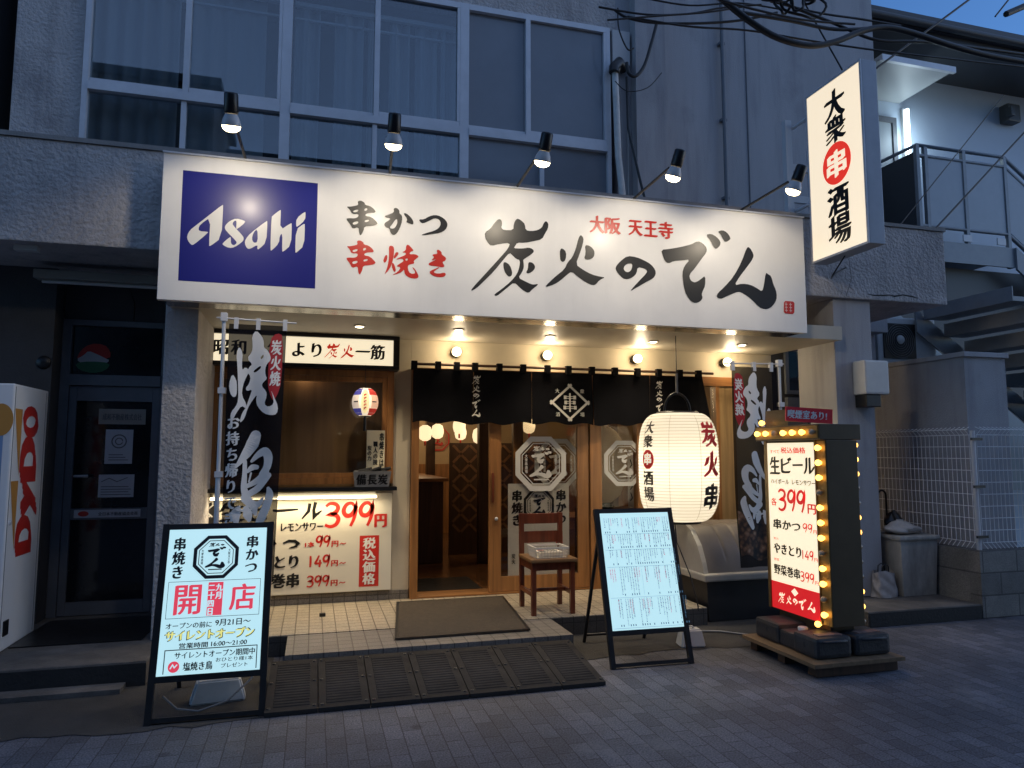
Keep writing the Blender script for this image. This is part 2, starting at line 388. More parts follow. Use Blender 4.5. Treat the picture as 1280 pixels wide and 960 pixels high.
# outlines of the hand brushed characters, in metres on their sign or banner
TR = {
'sumi': [[[(1.252,3.219),(1.295,3.249),(1.33,3.301),(1.364,3.339),(1.388,3.332),(1.394,3.298),(1.385,3.266),(1.41,3.25),(1.486,3.257),(1.489,3.306),(1.504,3.343),(1.526,3.356),(1.562,3.335),(1.582,3.314),(1.588,3.266),(1.635,3.261),(1.689,3.274),(1.726,3.3),(1.74,3.337),(1.758,3.357),(1.78,3.34),(1.777,3.295),(1.749,3.248),(1.726,3.202),(1.653,3.18),(1.58,3.161),(1.517,3.158),(1.499,3.126),(1.489,3.11),(1.544,3.112),(1.58,3.117),(1.607,3.125),(1.643,3.119),(1.66,3.098),(1.634,3.07),(1.598,3.045),(1.566,3.021),(1.571,3.003),(1.573,2.96),(1.557,2.919),(1.526,2.873),(1.58,2.85),(1.634,2.828),(1.661,2.827),(1.69,2.836),(1.683,2.819),(1.647,2.793),(1.614,2.756),(1.579,2.767),(1.535,2.799),(1.492,2.836),(1.437,2.789),(1.389,2.747),(1.354,2.717),(1.332,2.718),(1.334,2.731),(1.384,2.768),(1.464,2.838),(1.517,2.903),(1.537,2.966),(1.541,3.017),(1.508,3.025),(1.481,3.05),(1.455,3.072),(1.41,3.018),(1.331,2.916),(1.253,2.833),(1.184,2.764),(1.141,2.742),(1.158,2.771),(1.218,2.84),(1.305,2.941),(1.384,3.033),(1.446,3.108),(1.459,3.152),(1.375,3.136),(1.304,3.113),(1.28,3.134),(1.256,3.172)]],[[(1.403,2.987),(1.424,2.994),(1.459,2.969),(1.477,2.918),(1.473,2.887),(1.45,2.875),(1.424,2.897),(1.406,2.939)]],[[(1.609,3.008),(1.648,3.005),(1.67,2.971),(1.652,2.939),(1.616,2.914),(1.589,2.917),(1.607,2.953)]]],
'hi': [[[(2.057,3.269),(2.083,3.243),(2.076,3.191),(2.046,3.104),(2.011,3.017),(2.069,2.979),(2.147,2.943),(2.226,2.929),(2.27,2.927),(2.216,2.9),(2.19,2.866),(2.161,2.852),(2.097,2.874),(2.029,2.916),(1.976,2.957),(1.933,2.923),(1.884,2.878),(1.826,2.838),(1.746,2.81),(1.779,2.849),(1.846,2.913),(1.914,2.968),(1.943,3.031),(1.982,3.071),(2.012,3.139),(2.037,3.235)]],[[(1.878,3.128),(1.896,3.144),(1.932,3.114),(1.926,3.048),(1.902,3.026),(1.88,3.04),(1.876,3.082)]],[[(2.093,3.185),(2.13,3.184),(2.164,3.16),(2.179,3.128),(2.168,3.085),(2.129,3.063),(2.084,3.065),(2.1,3.117)]]],
'no': [[[(2.469,3.122),(2.551,3.118),(2.622,3.095),(2.684,3.066),(2.724,3.02),(2.726,2.982),(2.702,2.947),(2.65,2.919),(2.588,2.882),(2.526,2.845),(2.487,2.823),(2.526,2.868),(2.589,2.934),(2.63,2.975),(2.652,3.006),(2.621,3.028),(2.56,3.033),(2.551,2.98),(2.517,2.944),(2.466,2.922),(2.426,2.928),(2.386,2.964),(2.361,3.0),(2.367,3.029),(2.408,3.074)],[(2.514,3.058),(2.508,3.015),(2.488,2.988),(2.457,2.983),(2.432,3.005),(2.443,3.039),(2.479,3.06)]]],
'de': [[[(2.779,3.198),(2.859,3.211),(2.971,3.238),(3.062,3.266),(3.131,3.303),(3.177,3.286),(3.216,3.247),(3.209,3.205),(3.161,3.149),(3.096,3.062),(3.038,3.001),(3.048,2.955),(3.082,2.937),(3.11,2.944),(3.145,2.967),(3.194,3.006),(3.189,2.913),(3.165,2.87),(3.152,2.838),(3.163,2.808),(3.139,2.776),(3.094,2.758),(3.049,2.77),(3.011,2.819),(2.993,2.859),(2.98,2.93),(2.974,3.012),(2.995,3.075),(3.053,3.136),(2.968,3.119),(2.895,3.109),(2.845,3.083),(2.812,3.103),(2.796,3.143)]],[[(3.208,3.364),(3.26,3.377),(3.311,3.355),(3.351,3.316),(3.344,3.278),(3.304,3.242),(3.279,3.261),(3.252,3.313)]],[[(3.324,3.401),(3.371,3.42),(3.418,3.401),(3.451,3.356),(3.439,3.334),(3.397,3.312),(3.377,3.334),(3.353,3.379)]]],
'nn': [[[(3.608,3.283),(3.635,3.289),(3.675,3.23),(3.67,3.192),(3.614,3.119),(3.528,3.018),(3.472,2.936),(3.549,2.957),(3.632,2.953),(3.702,2.924),(3.749,2.897),(3.769,2.96),(3.792,3.073),(3.815,3.057),(3.845,3.045),(3.866,2.966),(3.888,2.925),(3.898,2.862),(3.878,2.808),(3.827,2.757),(3.767,2.741),(3.708,2.761),(3.639,2.825),(3.558,2.873),(3.512,2.886),(3.44,2.856),(3.37,2.825),(3.337,2.808),(3.295,2.821),(3.307,2.858),(3.373,2.914),(3.469,3.014),(3.556,3.157)]]],
'seal': [[[(3.967,2.828),(4.022,2.829),(4.076,2.827),(4.072,2.771),(4.068,2.716),(4.015,2.716),(3.961,2.717),(3.963,2.77)]]],
'kushi': [[[(0.27,3.374),(0.292,3.384),(0.322,3.371),(0.326,3.352),(0.363,3.348),(0.397,3.324),(0.408,3.3),(0.356,3.293),(0.334,3.284),(0.327,3.267),(0.376,3.264),(0.425,3.22),(0.41,3.205),(0.373,3.194),(0.324,3.186),(0.319,3.151),(0.297,3.109),(0.286,3.133),(0.281,3.178),(0.238,3.159),(0.223,3.189),(0.187,3.233),(0.21,3.24),(0.254,3.241),(0.278,3.255),(0.279,3.278),(0.232,3.273),(0.216,3.303),(0.19,3.328),(0.216,3.328),(0.252,3.338),(0.278,3.348)],[(0.235,3.297),(0.276,3.315),(0.277,3.298),(0.246,3.285)],[(0.32,3.321),(0.341,3.329),(0.345,3.315),(0.323,3.302)],[(0.237,3.209),(0.278,3.224),(0.279,3.203),(0.242,3.19)],[(0.324,3.232),(0.357,3.243),(0.358,3.228),(0.328,3.217)]]],
'kushi_red': [[[(0.271,3.069),(0.291,3.078),(0.319,3.065),(0.323,3.047),(0.358,3.042),(0.389,3.018),(0.4,2.994),(0.352,2.989),(0.331,2.98),(0.325,2.964),(0.369,2.96),(0.415,2.917),(0.402,2.902),(0.367,2.892),(0.321,2.885),(0.316,2.851),(0.297,2.811),(0.286,2.834),(0.282,2.879),(0.241,2.861),(0.227,2.89),(0.194,2.933),(0.215,2.94),(0.256,2.94),(0.278,2.953),(0.28,2.976),(0.235,2.971),(0.221,3.001),(0.197,3.025),(0.22,3.025),(0.254,3.034),(0.278,3.043)],[(0.238,2.995),(0.277,3.011),(0.277,2.994),(0.249,2.982)],[(0.318,3.016),(0.337,3.024),(0.341,3.01),(0.32,2.998)],[(0.24,2.909),(0.279,2.923),(0.279,2.902),(0.245,2.891)],[(0.322,2.93),(0.353,2.94),(0.353,2.925),(0.325,2.916)]]],
'ka': [[[(0.539,3.345),(0.561,3.353),(0.584,3.334),(0.583,3.31),(0.604,3.297),(0.606,3.254),(0.59,3.198),(0.568,3.153),(0.542,3.135),(0.519,3.152),(0.511,3.187),(0.485,3.192),(0.47,3.21),(0.477,3.23),(0.507,3.249),(0.518,3.265),(0.48,3.27),(0.471,3.28),(0.506,3.295),(0.543,3.314)],[(0.552,3.257),(0.567,3.266),(0.571,3.235),(0.553,3.194),(0.526,3.184),(0.511,3.195),(0.533,3.224)]],[[(0.613,3.313),(0.634,3.317),(0.669,3.291),(0.692,3.257),(0.689,3.231),(0.662,3.237),(0.635,3.248),(0.646,3.269)]]],
'tsu': [[[(0.733,3.277),(0.773,3.28),(0.811,3.308),(0.857,3.324),(0.904,3.316),(0.944,3.288),(0.958,3.253),(0.941,3.212),(0.898,3.183),(0.836,3.171),(0.79,3.157),(0.747,3.154),(0.789,3.174),(0.851,3.196),(0.89,3.223),(0.905,3.26),(0.889,3.291),(0.854,3.298),(0.811,3.272),(0.765,3.246),(0.742,3.258)]]],
'yaki': [[[(0.474,2.955),(0.488,2.983),(0.5,2.973),(0.495,2.934),(0.478,2.916),(0.468,2.932)]],[[(0.508,3.047),(0.528,3.056),(0.549,3.042),(0.547,2.984),(0.538,2.929),(0.52,2.878),(0.476,2.823),(0.494,2.865),(0.508,2.927),(0.511,2.989)]],[[(0.548,2.976),(0.563,3.01),(0.587,3.004),(0.564,2.966),(0.545,2.953)]],[[(0.538,2.929),(0.557,2.9),(0.565,2.858),(0.547,2.853),(0.531,2.898)]],[[(0.638,3.061),(0.653,3.076),(0.691,3.038),(0.695,3.027),(0.669,3.017),(0.665,2.997),(0.707,3.004),(0.739,2.987),(0.715,2.966),(0.696,2.949),(0.704,2.93),(0.67,2.92),(0.651,2.91),(0.66,2.861),(0.686,2.845),(0.717,2.857),(0.682,2.905),(0.709,2.887),(0.741,2.827),(0.717,2.812),(0.672,2.815),(0.633,2.836),(0.625,2.881),(0.61,2.857),(0.566,2.835),(0.532,2.827),(0.58,2.855),(0.602,2.895),(0.565,2.896),(0.594,2.922),(0.624,2.943),(0.609,2.962),(0.564,2.947),(0.571,2.959),(0.631,2.987),(0.642,3.007),(0.604,3.008),(0.638,3.026)],[(0.632,2.959),(0.65,2.967),(0.654,2.953),(0.639,2.944)]]],
'ki': [[[(0.872,3.048),(0.891,3.051),(0.913,3.032),(0.911,3.016),(0.95,2.991),(0.939,2.966),(0.916,2.957),(0.938,2.923),(0.916,2.914),(0.885,2.919),(0.815,2.922),(0.811,2.938),(0.85,2.96),(0.877,2.979),(0.827,2.958),(0.857,2.992),(0.838,3.002),(0.849,3.013),(0.88,3.017)]],[[(0.816,2.871),(0.839,2.889),(0.908,2.921),(0.858,2.882),(0.851,2.87),(0.886,2.861),(0.936,2.876),(0.948,2.861),(0.932,2.84),(0.886,2.835),(0.839,2.846)]]],
'logo': [[[(-0.672,3.259),(-0.666,3.253),(-0.67,3.015),(-0.742,2.95),(-0.751,2.953),(-0.747,3.16),(-0.812,3.103),(-0.824,3.071),(-0.816,3.052),(-0.763,3.053),(-0.758,3.047),(-0.848,2.952),(-0.867,2.949),(-0.892,2.984),(-0.895,3.014),(-0.879,3.054),(-0.842,3.091),(-0.745,3.186)]],[[(-0.578,3.167),(-0.529,3.158),(-0.511,3.145),(-0.569,3.087),(-0.575,3.093),(-0.573,3.15),(-0.589,3.148),(-0.6,3.13),(-0.596,3.113),(-0.525,3.04),(-0.521,3.015),(-0.532,2.996),(-0.582,2.953),(-0.618,2.946),(-0.658,2.964),(-0.662,2.977),(-0.613,3.029),(-0.607,3.021),(-0.607,2.981),(-0.587,2.966),(-0.567,2.985),(-0.572,3.002),(-0.642,3.07),(-0.652,3.095),(-0.643,3.117),(-0.617,3.146)]],[[(-0.37,3.168),(-0.365,3.161),(-0.367,3.009),(-0.418,2.951),(-0.428,2.954),(-0.426,2.987),(-0.478,2.948),(-0.499,2.955),(-0.514,2.989),(-0.509,3.02),(-0.478,3.066)],[(-0.431,3.105),(-0.426,3.005),(-0.452,2.996),(-0.467,3.023),(-0.458,3.072)]],[[(-0.279,3.258),(-0.274,3.252),(-0.276,3.105),(-0.203,3.165),(-0.195,3.161),(-0.196,3.001),(-0.251,2.946),(-0.258,2.952),(-0.259,3.085),(-0.277,3.065),(-0.28,3.008),(-0.329,2.949),(-0.339,2.952),(-0.338,3.197),(-0.328,3.212)]],[[(-0.108,3.259),(-0.101,3.253),(-0.103,3.196),(-0.157,3.14),(-0.166,3.146),(-0.165,3.204)]],[[(-0.112,3.169),(-0.103,3.163),(-0.105,3.004),(-0.158,2.947),(-0.167,2.95),(-0.166,3.119)]]],
'flag_yaki': [[[(-0.588,2.052),(-0.558,2.014),(-0.549,1.963),(-0.55,1.898),(-0.574,1.886),(-0.599,1.918),(-0.609,1.978)]],[[(-0.546,2.245),(-0.519,2.198),(-0.522,2.137),(-0.518,2.076),(-0.497,2.103),(-0.463,2.078),(-0.486,2.034),(-0.509,1.972),(-0.514,1.903),(-0.476,1.843),(-0.479,1.813),(-0.512,1.834),(-0.546,1.782),(-0.569,1.734),(-0.591,1.747),(-0.583,1.79),(-0.552,1.825),(-0.537,1.868),(-0.54,1.945),(-0.553,2.101),(-0.565,2.196)]],[[(-0.428,2.362),(-0.385,2.322),(-0.368,2.283),(-0.366,2.239),(-0.341,2.227),(-0.315,2.188),(-0.31,2.153),(-0.338,2.126),(-0.349,2.09),(-0.344,2.047),(-0.33,2.021),(-0.359,1.998),(-0.37,1.971),(-0.332,1.933),(-0.327,1.898),(-0.345,1.846),(-0.312,1.824),(-0.271,1.847),(-0.281,1.899),(-0.299,1.947),(-0.273,1.899),(-0.238,1.83),(-0.244,1.778),(-0.285,1.767),(-0.343,1.78),(-0.394,1.827),(-0.408,1.87),(-0.401,1.914),(-0.436,1.87),(-0.467,1.817),(-0.485,1.748),(-0.512,1.715),(-0.52,1.726),(-0.506,1.782),(-0.479,1.822),(-0.454,1.904),(-0.439,1.948),(-0.479,1.934),(-0.488,1.955),(-0.464,1.986),(-0.454,2.035),(-0.483,2.068),(-0.468,2.104),(-0.445,2.122),(-0.487,2.16),(-0.452,2.209),(-0.449,2.253),(-0.458,2.323)],[(-0.439,2.074),(-0.391,2.111),(-0.378,2.107),(-0.386,2.089),(-0.426,2.062)],[(-0.389,2.172),(-0.365,2.195),(-0.364,2.173),(-0.382,2.155)]]],
'flag_tori': [[[(-0.443,1.614),(-0.412,1.644),(-0.375,1.631),(-0.345,1.584),(-0.364,1.545),(-0.411,1.515),(-0.45,1.473),(-0.474,1.451),(-0.513,1.439),(-0.552,1.392),(-0.54,1.409),(-0.51,1.456),(-0.476,1.511)]],[[(-0.474,1.451),(-0.453,1.439),(-0.452,1.32),(-0.434,1.337),(-0.431,1.37),(-0.415,1.379),(-0.391,1.387),(-0.376,1.421),(-0.357,1.468),(-0.394,1.468),(-0.429,1.443),(-0.414,1.473),(-0.363,1.533),(-0.323,1.541),(-0.289,1.507),(-0.279,1.455),(-0.297,1.382),(-0.272,1.365),(-0.283,1.327),(-0.315,1.284),(-0.29,1.275),(-0.26,1.224),(-0.278,1.148),(-0.272,1.096),(-0.299,1.029),(-0.346,1.001),(-0.371,1.014),(-0.368,1.048),(-0.393,1.086),(-0.405,1.091),(-0.401,1.074),(-0.42,1.051),(-0.453,1.067),(-0.47,1.101),(-0.463,1.134),(-0.487,1.126),(-0.49,1.118),(-0.496,1.043),(-0.528,1.048),(-0.553,1.094),(-0.535,1.136),(-0.503,1.152),(-0.464,1.151),(-0.49,1.219),(-0.476,1.269),(-0.486,1.337),(-0.484,1.405)],[(-0.443,1.388),(-0.417,1.434),(-0.384,1.434),(-0.371,1.408),(-0.399,1.379),(-0.427,1.366)],[(-0.443,1.256),(-0.388,1.285),(-0.333,1.336),(-0.328,1.323),(-0.371,1.281),(-0.435,1.252)],[(-0.429,1.205),(-0.37,1.242),(-0.307,1.284),(-0.314,1.267),(-0.385,1.213),(-0.421,1.188)],[(-0.347,1.149),(-0.332,1.182),(-0.323,1.165),(-0.337,1.098),(-0.353,1.09)]]],
}
TORI = [([(-0.399,1.627),(-0.42,1.571),(-0.467,1.498),(-0.54,1.405)],[0.0752,0.0865,0.062,0.0075]),([(-0.47,1.451),(-0.468,1.362),(-0.468,1.269),(-0.441,1.193)],[0.0263,0.032,0.0414,0.0602]),([(-0.421,1.451),(-0.37,1.498),(-0.322,1.517),(-0.295,1.481),(-0.301,1.412),(-0.337,1.361)],[0.0188,0.0432,0.062,0.062,0.0526,0.0432]),([(-0.447,1.381),(-0.414,1.409),(-0.38,1.411)],[0.0207,0.0414,0.032]),([(-0.421,1.37),(-0.435,1.307)],[0.0132,0.0113]),([(-0.448,1.282),(-0.373,1.319),(-0.306,1.382)],[0.0282,0.0414,0.0432]),([(-0.438,1.225),(-0.363,1.268),(-0.284,1.357)],[0.0432,0.047,0.0376]),([(-0.282,1.267),(-0.27,1.224),(-0.29,1.148),(-0.324,1.072),(-0.353,1.012)],[0.0244,0.0545,0.0602,0.062,0.0432]),([(-0.457,1.201),(-0.4,1.158),(-0.351,1.162),(-0.322,1.199)],[0.0602,0.0564,0.0414,0.0169]),([(-0.494,1.147),(-0.519,1.102),(-0.514,1.047)],[0.015,0.0733,0.0376]),([(-0.447,1.132),(-0.43,1.092),(-0.419,1.056)],[0.0376,0.0677,0.032]),([(-0.383,1.133),(-0.372,1.09)],[0.047,0.0244]),([(-0.51,1.127),(-0.438,1.117),(-0.391,1.133)],[0.0132,0.0188,0.0113])]

# ------------------------------------------------------------------ mesh helpers
GC = {}


def gmesh(s):
    """outline mesh of a string in the built-in font, em = 1"""
    if s in GC:
        return GC[s]
    c = bpy.data.curves.new('lettering', 'FONT')
    c.body = s
    c.resolution_u = 3
    o = bpy.data.objects.new('lettering', c)
    col.objects.link(o)
    dg = bpy.context.evaluated_depsgraph_get()
    me = bpy.data.meshes.new_from_object(o.evaluated_get(dg))
    vs = [(v.co.x, v.co.y) for v in me.vertices]
    fs = [tuple(p.vertices) for p in me.polygons]
    bpy.data.objects.remove(o)
    bpy.data.curves.remove(c)
    bpy.data.meshes.remove(me)
    GC[s] = (vs, fs)
    return GC[s]


def plane(o, U=(1, 0, 0), V=(0, 0, 1)):
    o, U, V = Vector(o), Vector(U).normalized(), Vector(V).normalized()
    N = U.cross(V)
    return lambda u, v, d=0.: o + U * u + V * v + N * d


def chaikin(p, it=1):
    for _ in range(it):
        q = []
        n = len(p)
        for i in range(n):
            a, b = p[i], p[(i + 1) % n]
            q.append((a[0] * .75 + b[0] * .25, a[1] * .75 + b[1] * .25))
            q.append((a[0] * .25 + b[0] * .75, a[1] * .25 + b[1] * .75))
        p = q
    return p


class MB:
    def __init__(s):
        s.v, s.f, s.sm = [], [], []
        s.k = 0
        s.sub = 0      # longest edge allowed in flat marks laid on a curved surface

    def flat(s, pts, tris, S, dd):
        pts = list(pts)
        tris = [tuple(t) for t in tris]
        if s.sub:
            todo, tris = tris, []
            while todo:
                t = todo.pop()
                if len(t) > 3:
                    todo += [(t[0], t[i], t[i + 1]) for i in range(1, len(t) - 1)]
                    continue
                e = [math.dist(pts[t[i]], pts[t[(i + 1) % 3]]) for i in range(3)]
                i = max(range(3), key=lambda q: e[q])
                if e[i] < s.sub:
                    tris.append(t)
                    continue
                a, b, c = t[i], t[(i + 1) % 3], t[(i + 2) % 3]
                pts.append(((pts[a][0] + pts[b][0]) / 2, (pts[a][1] + pts[b][1]) / 2))
                n = len(pts) - 1
                todo += [(a, n, c), (n, b, c)]
        return s.add([S(u, v, dd) for u, v in pts], tris)

    def add(s, vs, fs, smooth=False, M=None):
        n = len(s.v)
        s.v += [tuple(M @ Vector(v)) if M else tuple(v) for v in vs]
        s.f += [tuple(i + n for i in f) for f in fs]
        s.sm += [smooth] * len(fs)
        return s

    def box(s, x0, x1, y0, y1, z0, z1, bev=0., M=None):
        if bev:
            bm = bmesh.new()
            bmesh.ops.create_cube(bm, size=1)
            for v in bm.verts:
                v.co = Vector(((x0 + x1) / 2 + v.co.x * (x1 - x0), (y0 + y1) / 2 + v.co.y * (y1 - y0),
                               (z0 + z1) / 2 + v.co.z * (z1 - z0)))
            bmesh.ops.bevel(bm, geom=bm.edges[:], offset=bev, segments=2, affect='EDGES', profile=.6)
            bm.verts.index_update()
            s.add([v.co[:] for v in bm.verts], [[v.index for v in f.verts] for f in bm.faces], False, M)
            bm.free()
            return s
        vs = [(x, y, z) for z in (z0, z1) for y in (y0, y1) for x in (x0, x1)]
        return s.add(vs, [(0, 2, 3, 1), (4, 5, 7, 6), (0, 1, 5, 4), (2, 6, 7, 3), (0, 4, 6, 2), (1, 3, 7, 5)], False, M)

    def tube(s, pts, r, n=8, M=None, r2=None):
        pts = [Vector(p) for p in pts]
        vs, fs = [], []
        m = len(pts)
        prev = None
        for i, p in enumerate(pts):
            t = (pts[min(i + 1, m - 1)] - pts[max(i - 1, 0)]).normalized()
            if prev is None:
                a = Vector((0, 0, 1)) if abs(t.z) < .9 else Vector((1, 0, 0))
                x = t.cross(a).normalized()
            else:
                x = (prev - t * prev.dot(t)).normalized()
            prev = x
            y = t.cross(x)
            rr = r if r2 is None else r + (r2 - r) * i / (m - 1)
            for k in range(n):
                a = 2 * math.pi * k / n
                vs.append(p + x * rr * math.cos(a) + y * rr * math.sin(a))
        for i in range(m - 1):
            for k in range(n):
                fs.append((i * n + k, i * n + (k + 1) % n, (i + 1) * n + (k + 1) % n, (i + 1) * n + k))
        s.add(vs, fs, True, M)
        s.add([vs[k] for k in range(n)][::-1], [tuple(range(n))], False, M)
        s.add([vs[(m - 1) * n + k] for k in range(n)], [tuple(range(n))], False, M)
        return s

    def lathe(s, prof, c=(0, 0, 0), n=24, M=None, a0=0., a1=2 * math.pi):
        c = Vector(c)
        full = abs(a1 - a0 - 2 * math.pi) < 1e-6
        vs, fs = [], []
        m = len(prof)
        cnt = n if full else n + 1
        for r, z in prof:
            for k in range(cnt):
                a = a0 + (a1 - a0) * k / n
                vs.append(c + Vector((max(r, 1e-4) * math.cos(a), max(r, 1e-4) * math.sin(a), z)))
        for i in range(m - 1):
            for k in range(n):
                k2 = (k + 1) % cnt
                fs.append((i * cnt + k, i * cnt + k2, (i + 1) * cnt + k2, (i + 1) * cnt + k))
        return s.add(vs, fs, True, M)

    def ball(s, c, r, n=12, M=None, sz=1.):
        prof = [(r * math.sin(math.pi * i / (n // 2 + 2)), -r * sz * math.cos(math.pi * i / (n // 2 + 2)))
                for i in range(n // 2 + 3)]
        return s.lathe(prof, c, n, M)

    def prism(s, poly, S, d0, d1):
        """closed outline extruded between two depths of a surface S"""
        n = len(poly)
        vs = [S(u, v, d0) for u, v in poly] + [S(u, v, d1) for u, v in poly]
        tri = tessellate_polygon([[Vector((u, v, 0)) for u, v in poly]])
        fs = [tuple(t) for t in tri] + [tuple(i + n for i in t) for t in tri]
        fs += [(i, (i + 1) % n, n + (i + 1) % n, n + i) for i in range(n)]
        return s.add(vs, fs)

    def grid(s, fn, nu, nv, smooth=True):
        vs = [fn(i / nu, j / nv) for j in range(nv + 1) for i in range(nu + 1)]
        fs = [(j * (nu + 1) + i, j * (nu + 1) + i + 1, (j + 1) * (nu + 1) + i + 1, (j + 1) * (nu + 1) + i)
              for j in range(nv) for i in range(nu)]
        return s.add(vs, fs, smooth)

    # flat marks on a surface; each mark a little prouder than the last so none share a plane
    def poly(s, rings, S, d=.0015, sm=1):
        rings = [chaikin(r, sm) if sm else r for r in rings]
        flat = [p for r in rings for p in r]
        tri = tessellate_polygon([[Vector((u, v, 0)) for u, v in r] for r in rings])
        s.k += 1
        dd = d + s.k * .00012
        return s.flat(flat, tri, S, dd)

    def rect(s, S, u0, v0, u1, v1, d=.0012):
        s.k += 1
        dd = d + s.k * .00012
        return s.add([S(u0, v0, dd), S(u1, v0, dd), S(u1, v1, dd), S(u0, v1, dd)], [(0, 1, 2, 3)])

    def disc(s, S, cu, cv, ru, rv=None, d=.0012, n=36):
        rv = rv or ru
        return s.poly([[(cu + ru * math.cos(2 * math.pi * k / n), cv + rv * math.sin(2 * math.pi * k / n))
                        for k in range(n)]], S, d, 0)

    def line(s, S, pts, w, d=.0012, closed=False):
        """flat band along a polyline"""
        n = len(pts)
        P = [Vector((p[0], p[1])) for p in pts]
        L, Rr = [], []
        for i in range(n):
            a = P[(i - 1) % n] if (closed or i > 0) else P[i]
            b = P[(i + 1) % n] if (closed or i < n - 1) else P[i]
            e1 = (P[i] - a).normalized() if (P[i] - a).length > 1e-9 else (b - P[i]).normalized()
            e2 = (b - P[i]).normalized() if (b - P[i]).length > 1e-9 else e1
            n1, n2 = Vector((-e1.y, e1.x)), Vector((-e2.y, e2.x))
            nn = (n1 + n2)
            nn = nn.normalized() if nn.length > 1e-6 else n1
            k = 1 / max(.35, nn.dot(n1))
            ww = w[i] if isinstance(w, (list, tuple)) else w
            L.append(P[i] + nn * ww / 2 * k)
            Rr.append(P[i] - nn * ww / 2 * k)
        s.k += 1
        dd = d + s.k * .00012
        vs = [S(q.x, q.y, dd) for q in L] + [S(q.x, q.y, dd) for q in Rr]
        rng = range(n if closed else n - 1)
        return s.add(vs, [(i, (i + 1) % n, n + (i + 1) % n, n + i) for i in rng])

    def text(s, t, S, u0, v0, u1, v1, nib=.04, d=.0015, slant=0.):
        vs, fs = gmesh(t)
        xs = [v[0] for v in vs]
        ys = [v[1] for v in vs]
        x0, x1, y0, y1 = min(xs), max(xs), min(ys), max(ys)
        su = (u1 - u0) / max(x1 - x0, .05)
        sv = (v1 - v0) / max(y1 - y0, .05)
        if y1 - y0 < .3:      # long-vowel bars and dashes keep their own height
            sv = su
            v0 = (v0 + v1) / 2 - (y1 - y0) / 2 * sv
        e = min(abs(su), sv)
        offs = [(0, 0)] if not nib else [(-nib, -.45 * nib), (0, 0), (nib, .45 * nib)]
        for du, dv in offs:
            s.k += 1
            dd = d + s.k * .00012
            s.flat([(u0 + (x - x0) * su + du * e + slant * (y - y0) * sv, v0 + (y - y0) * sv + dv * e) for x, y in vs], fs, S, dd)
        return s

    def em(s, ch, S, u, v, w, h, nib=.04, d=.0015):
        """one character in its em box with lower left corner (u, v)"""
        vs, fs = gmesh(ch)
        offs = [(0, 0)] if not nib else [(-nib, -.45 * nib), (0, 0), (nib, .45 * nib)]
        for du, dv in offs:
            s.k += 1
            dd = d + s.k * .00012
            s.flat([(u + (x + du) * w, v + (y + .12 + dv) * h) for x, y in vs], fs, S, dd)
        return s

    def vtext(s, t, S, u0, v0, u1, v1, nib=.04, d=.0015):
        """characters one under the other, filling the box"""
        h = (v1 - v0) / len(t)
        for i, ch in enumerate(t):
            if ch == ' ':
                continue
            s.em(ch, S, u0, v1 - (i + 1) * h, u1 - u0, h, nib, d)
        return s

    def build(s, name, m, parent=None, smooth=None):
        me = bpy.data.meshes.new(name)
        org = ORG.get(parent, Vector((0, 0, 0))) if parent else Vector((0, 0, 0))
        me.from_pydata([tuple(Vector(v) - org) for v in s.v], [], s.f)
        me.polygons.foreach_set('use_smooth', s.sm if smooth is None else [smooth] * len(s.f))
        me.materials.append(m)
        me.update()
        o = bpy.data.objects.new(name, me)
        col.objects.link(o)
        if parent:
            o.parent = parent
            ORG[o] = org
        return o


ORG = {}


def thing(name, label, cat, loc=(0, 0, 0), group=None):
    o = bpy.data.objects.new(name, None)
    o.empty_display_size = .1
    col.objects.link(o)
    o.location = loc
    o['label'] = label
    o['category'] = cat
    if group:
        o['group'] = group
    ORG[o] = Vector(loc)
    return o


def single(mb, name, m, label, cat, group=None):
    """a thing that is one mesh, its origin at the middle of its base"""
    n = len(mb.v)
    xs, ys, zs = zip(*mb.v)
    c = Vector(((min(xs) + max(xs)) / 2, (min(ys) + max(ys)) / 2, min(zs)))
    mb.v = [tuple(Vector(v) - c) for v in mb.v]
    o = mb.build(name, m)
    o.location = c
    ORG[o] = c
    o['label'] = label
    o['category'] = cat
    if group:
        o['group'] = group
    return o


def struct(mb, name, m):
    o = mb.build(name, m)
    o['kind'] = 'structure'
    return o


def dup(root, loc, label=None):
    r = root.copy()
    col.objects.link(r)
    r.location = loc
    ORG[r] = Vector(loc)
    if label:
        r['label'] = label
    for ch in list(root.children):
        c = ch.copy()
        col.objects.link(c)
        c.parent = r
        for g in ch.children:
            q = g.copy()
            col.objects.link(q)
            q.parent = c
    return r


def lamp(name, kind, loc, energy, color, parent=None, **kw):
    l = bpy.data.lights.new(name, kind)
    l.energy = energy
    l.color = color
    for k, v in kw.items():
        if k != 'aim':
            setattr(l, k, v)
    o = bpy.data.objects.new(name, l)
    col.objects.link(o)
    if parent:
        o.parent = parent
        o.location = Vector(loc) - ORG[parent]
    else:
        o.location = loc
    if 'aim' in kw:
        o.rotation_euler = (Vector(kw['aim']) - Vector(loc)).to_track_quat('-Z', 'Y').to_euler()
    return o


def oct_(cu, cv, ru, rv=None):
    rv = rv or ru
    k = 1 / math.cos(math.pi / 8)
    return [(cu + ru * k * math.cos(math.pi / 8 + i * math.pi / 4), cv + rv * k * math.sin(math.pi / 8 + i * math.pi / 4))
            for i in range(8)]


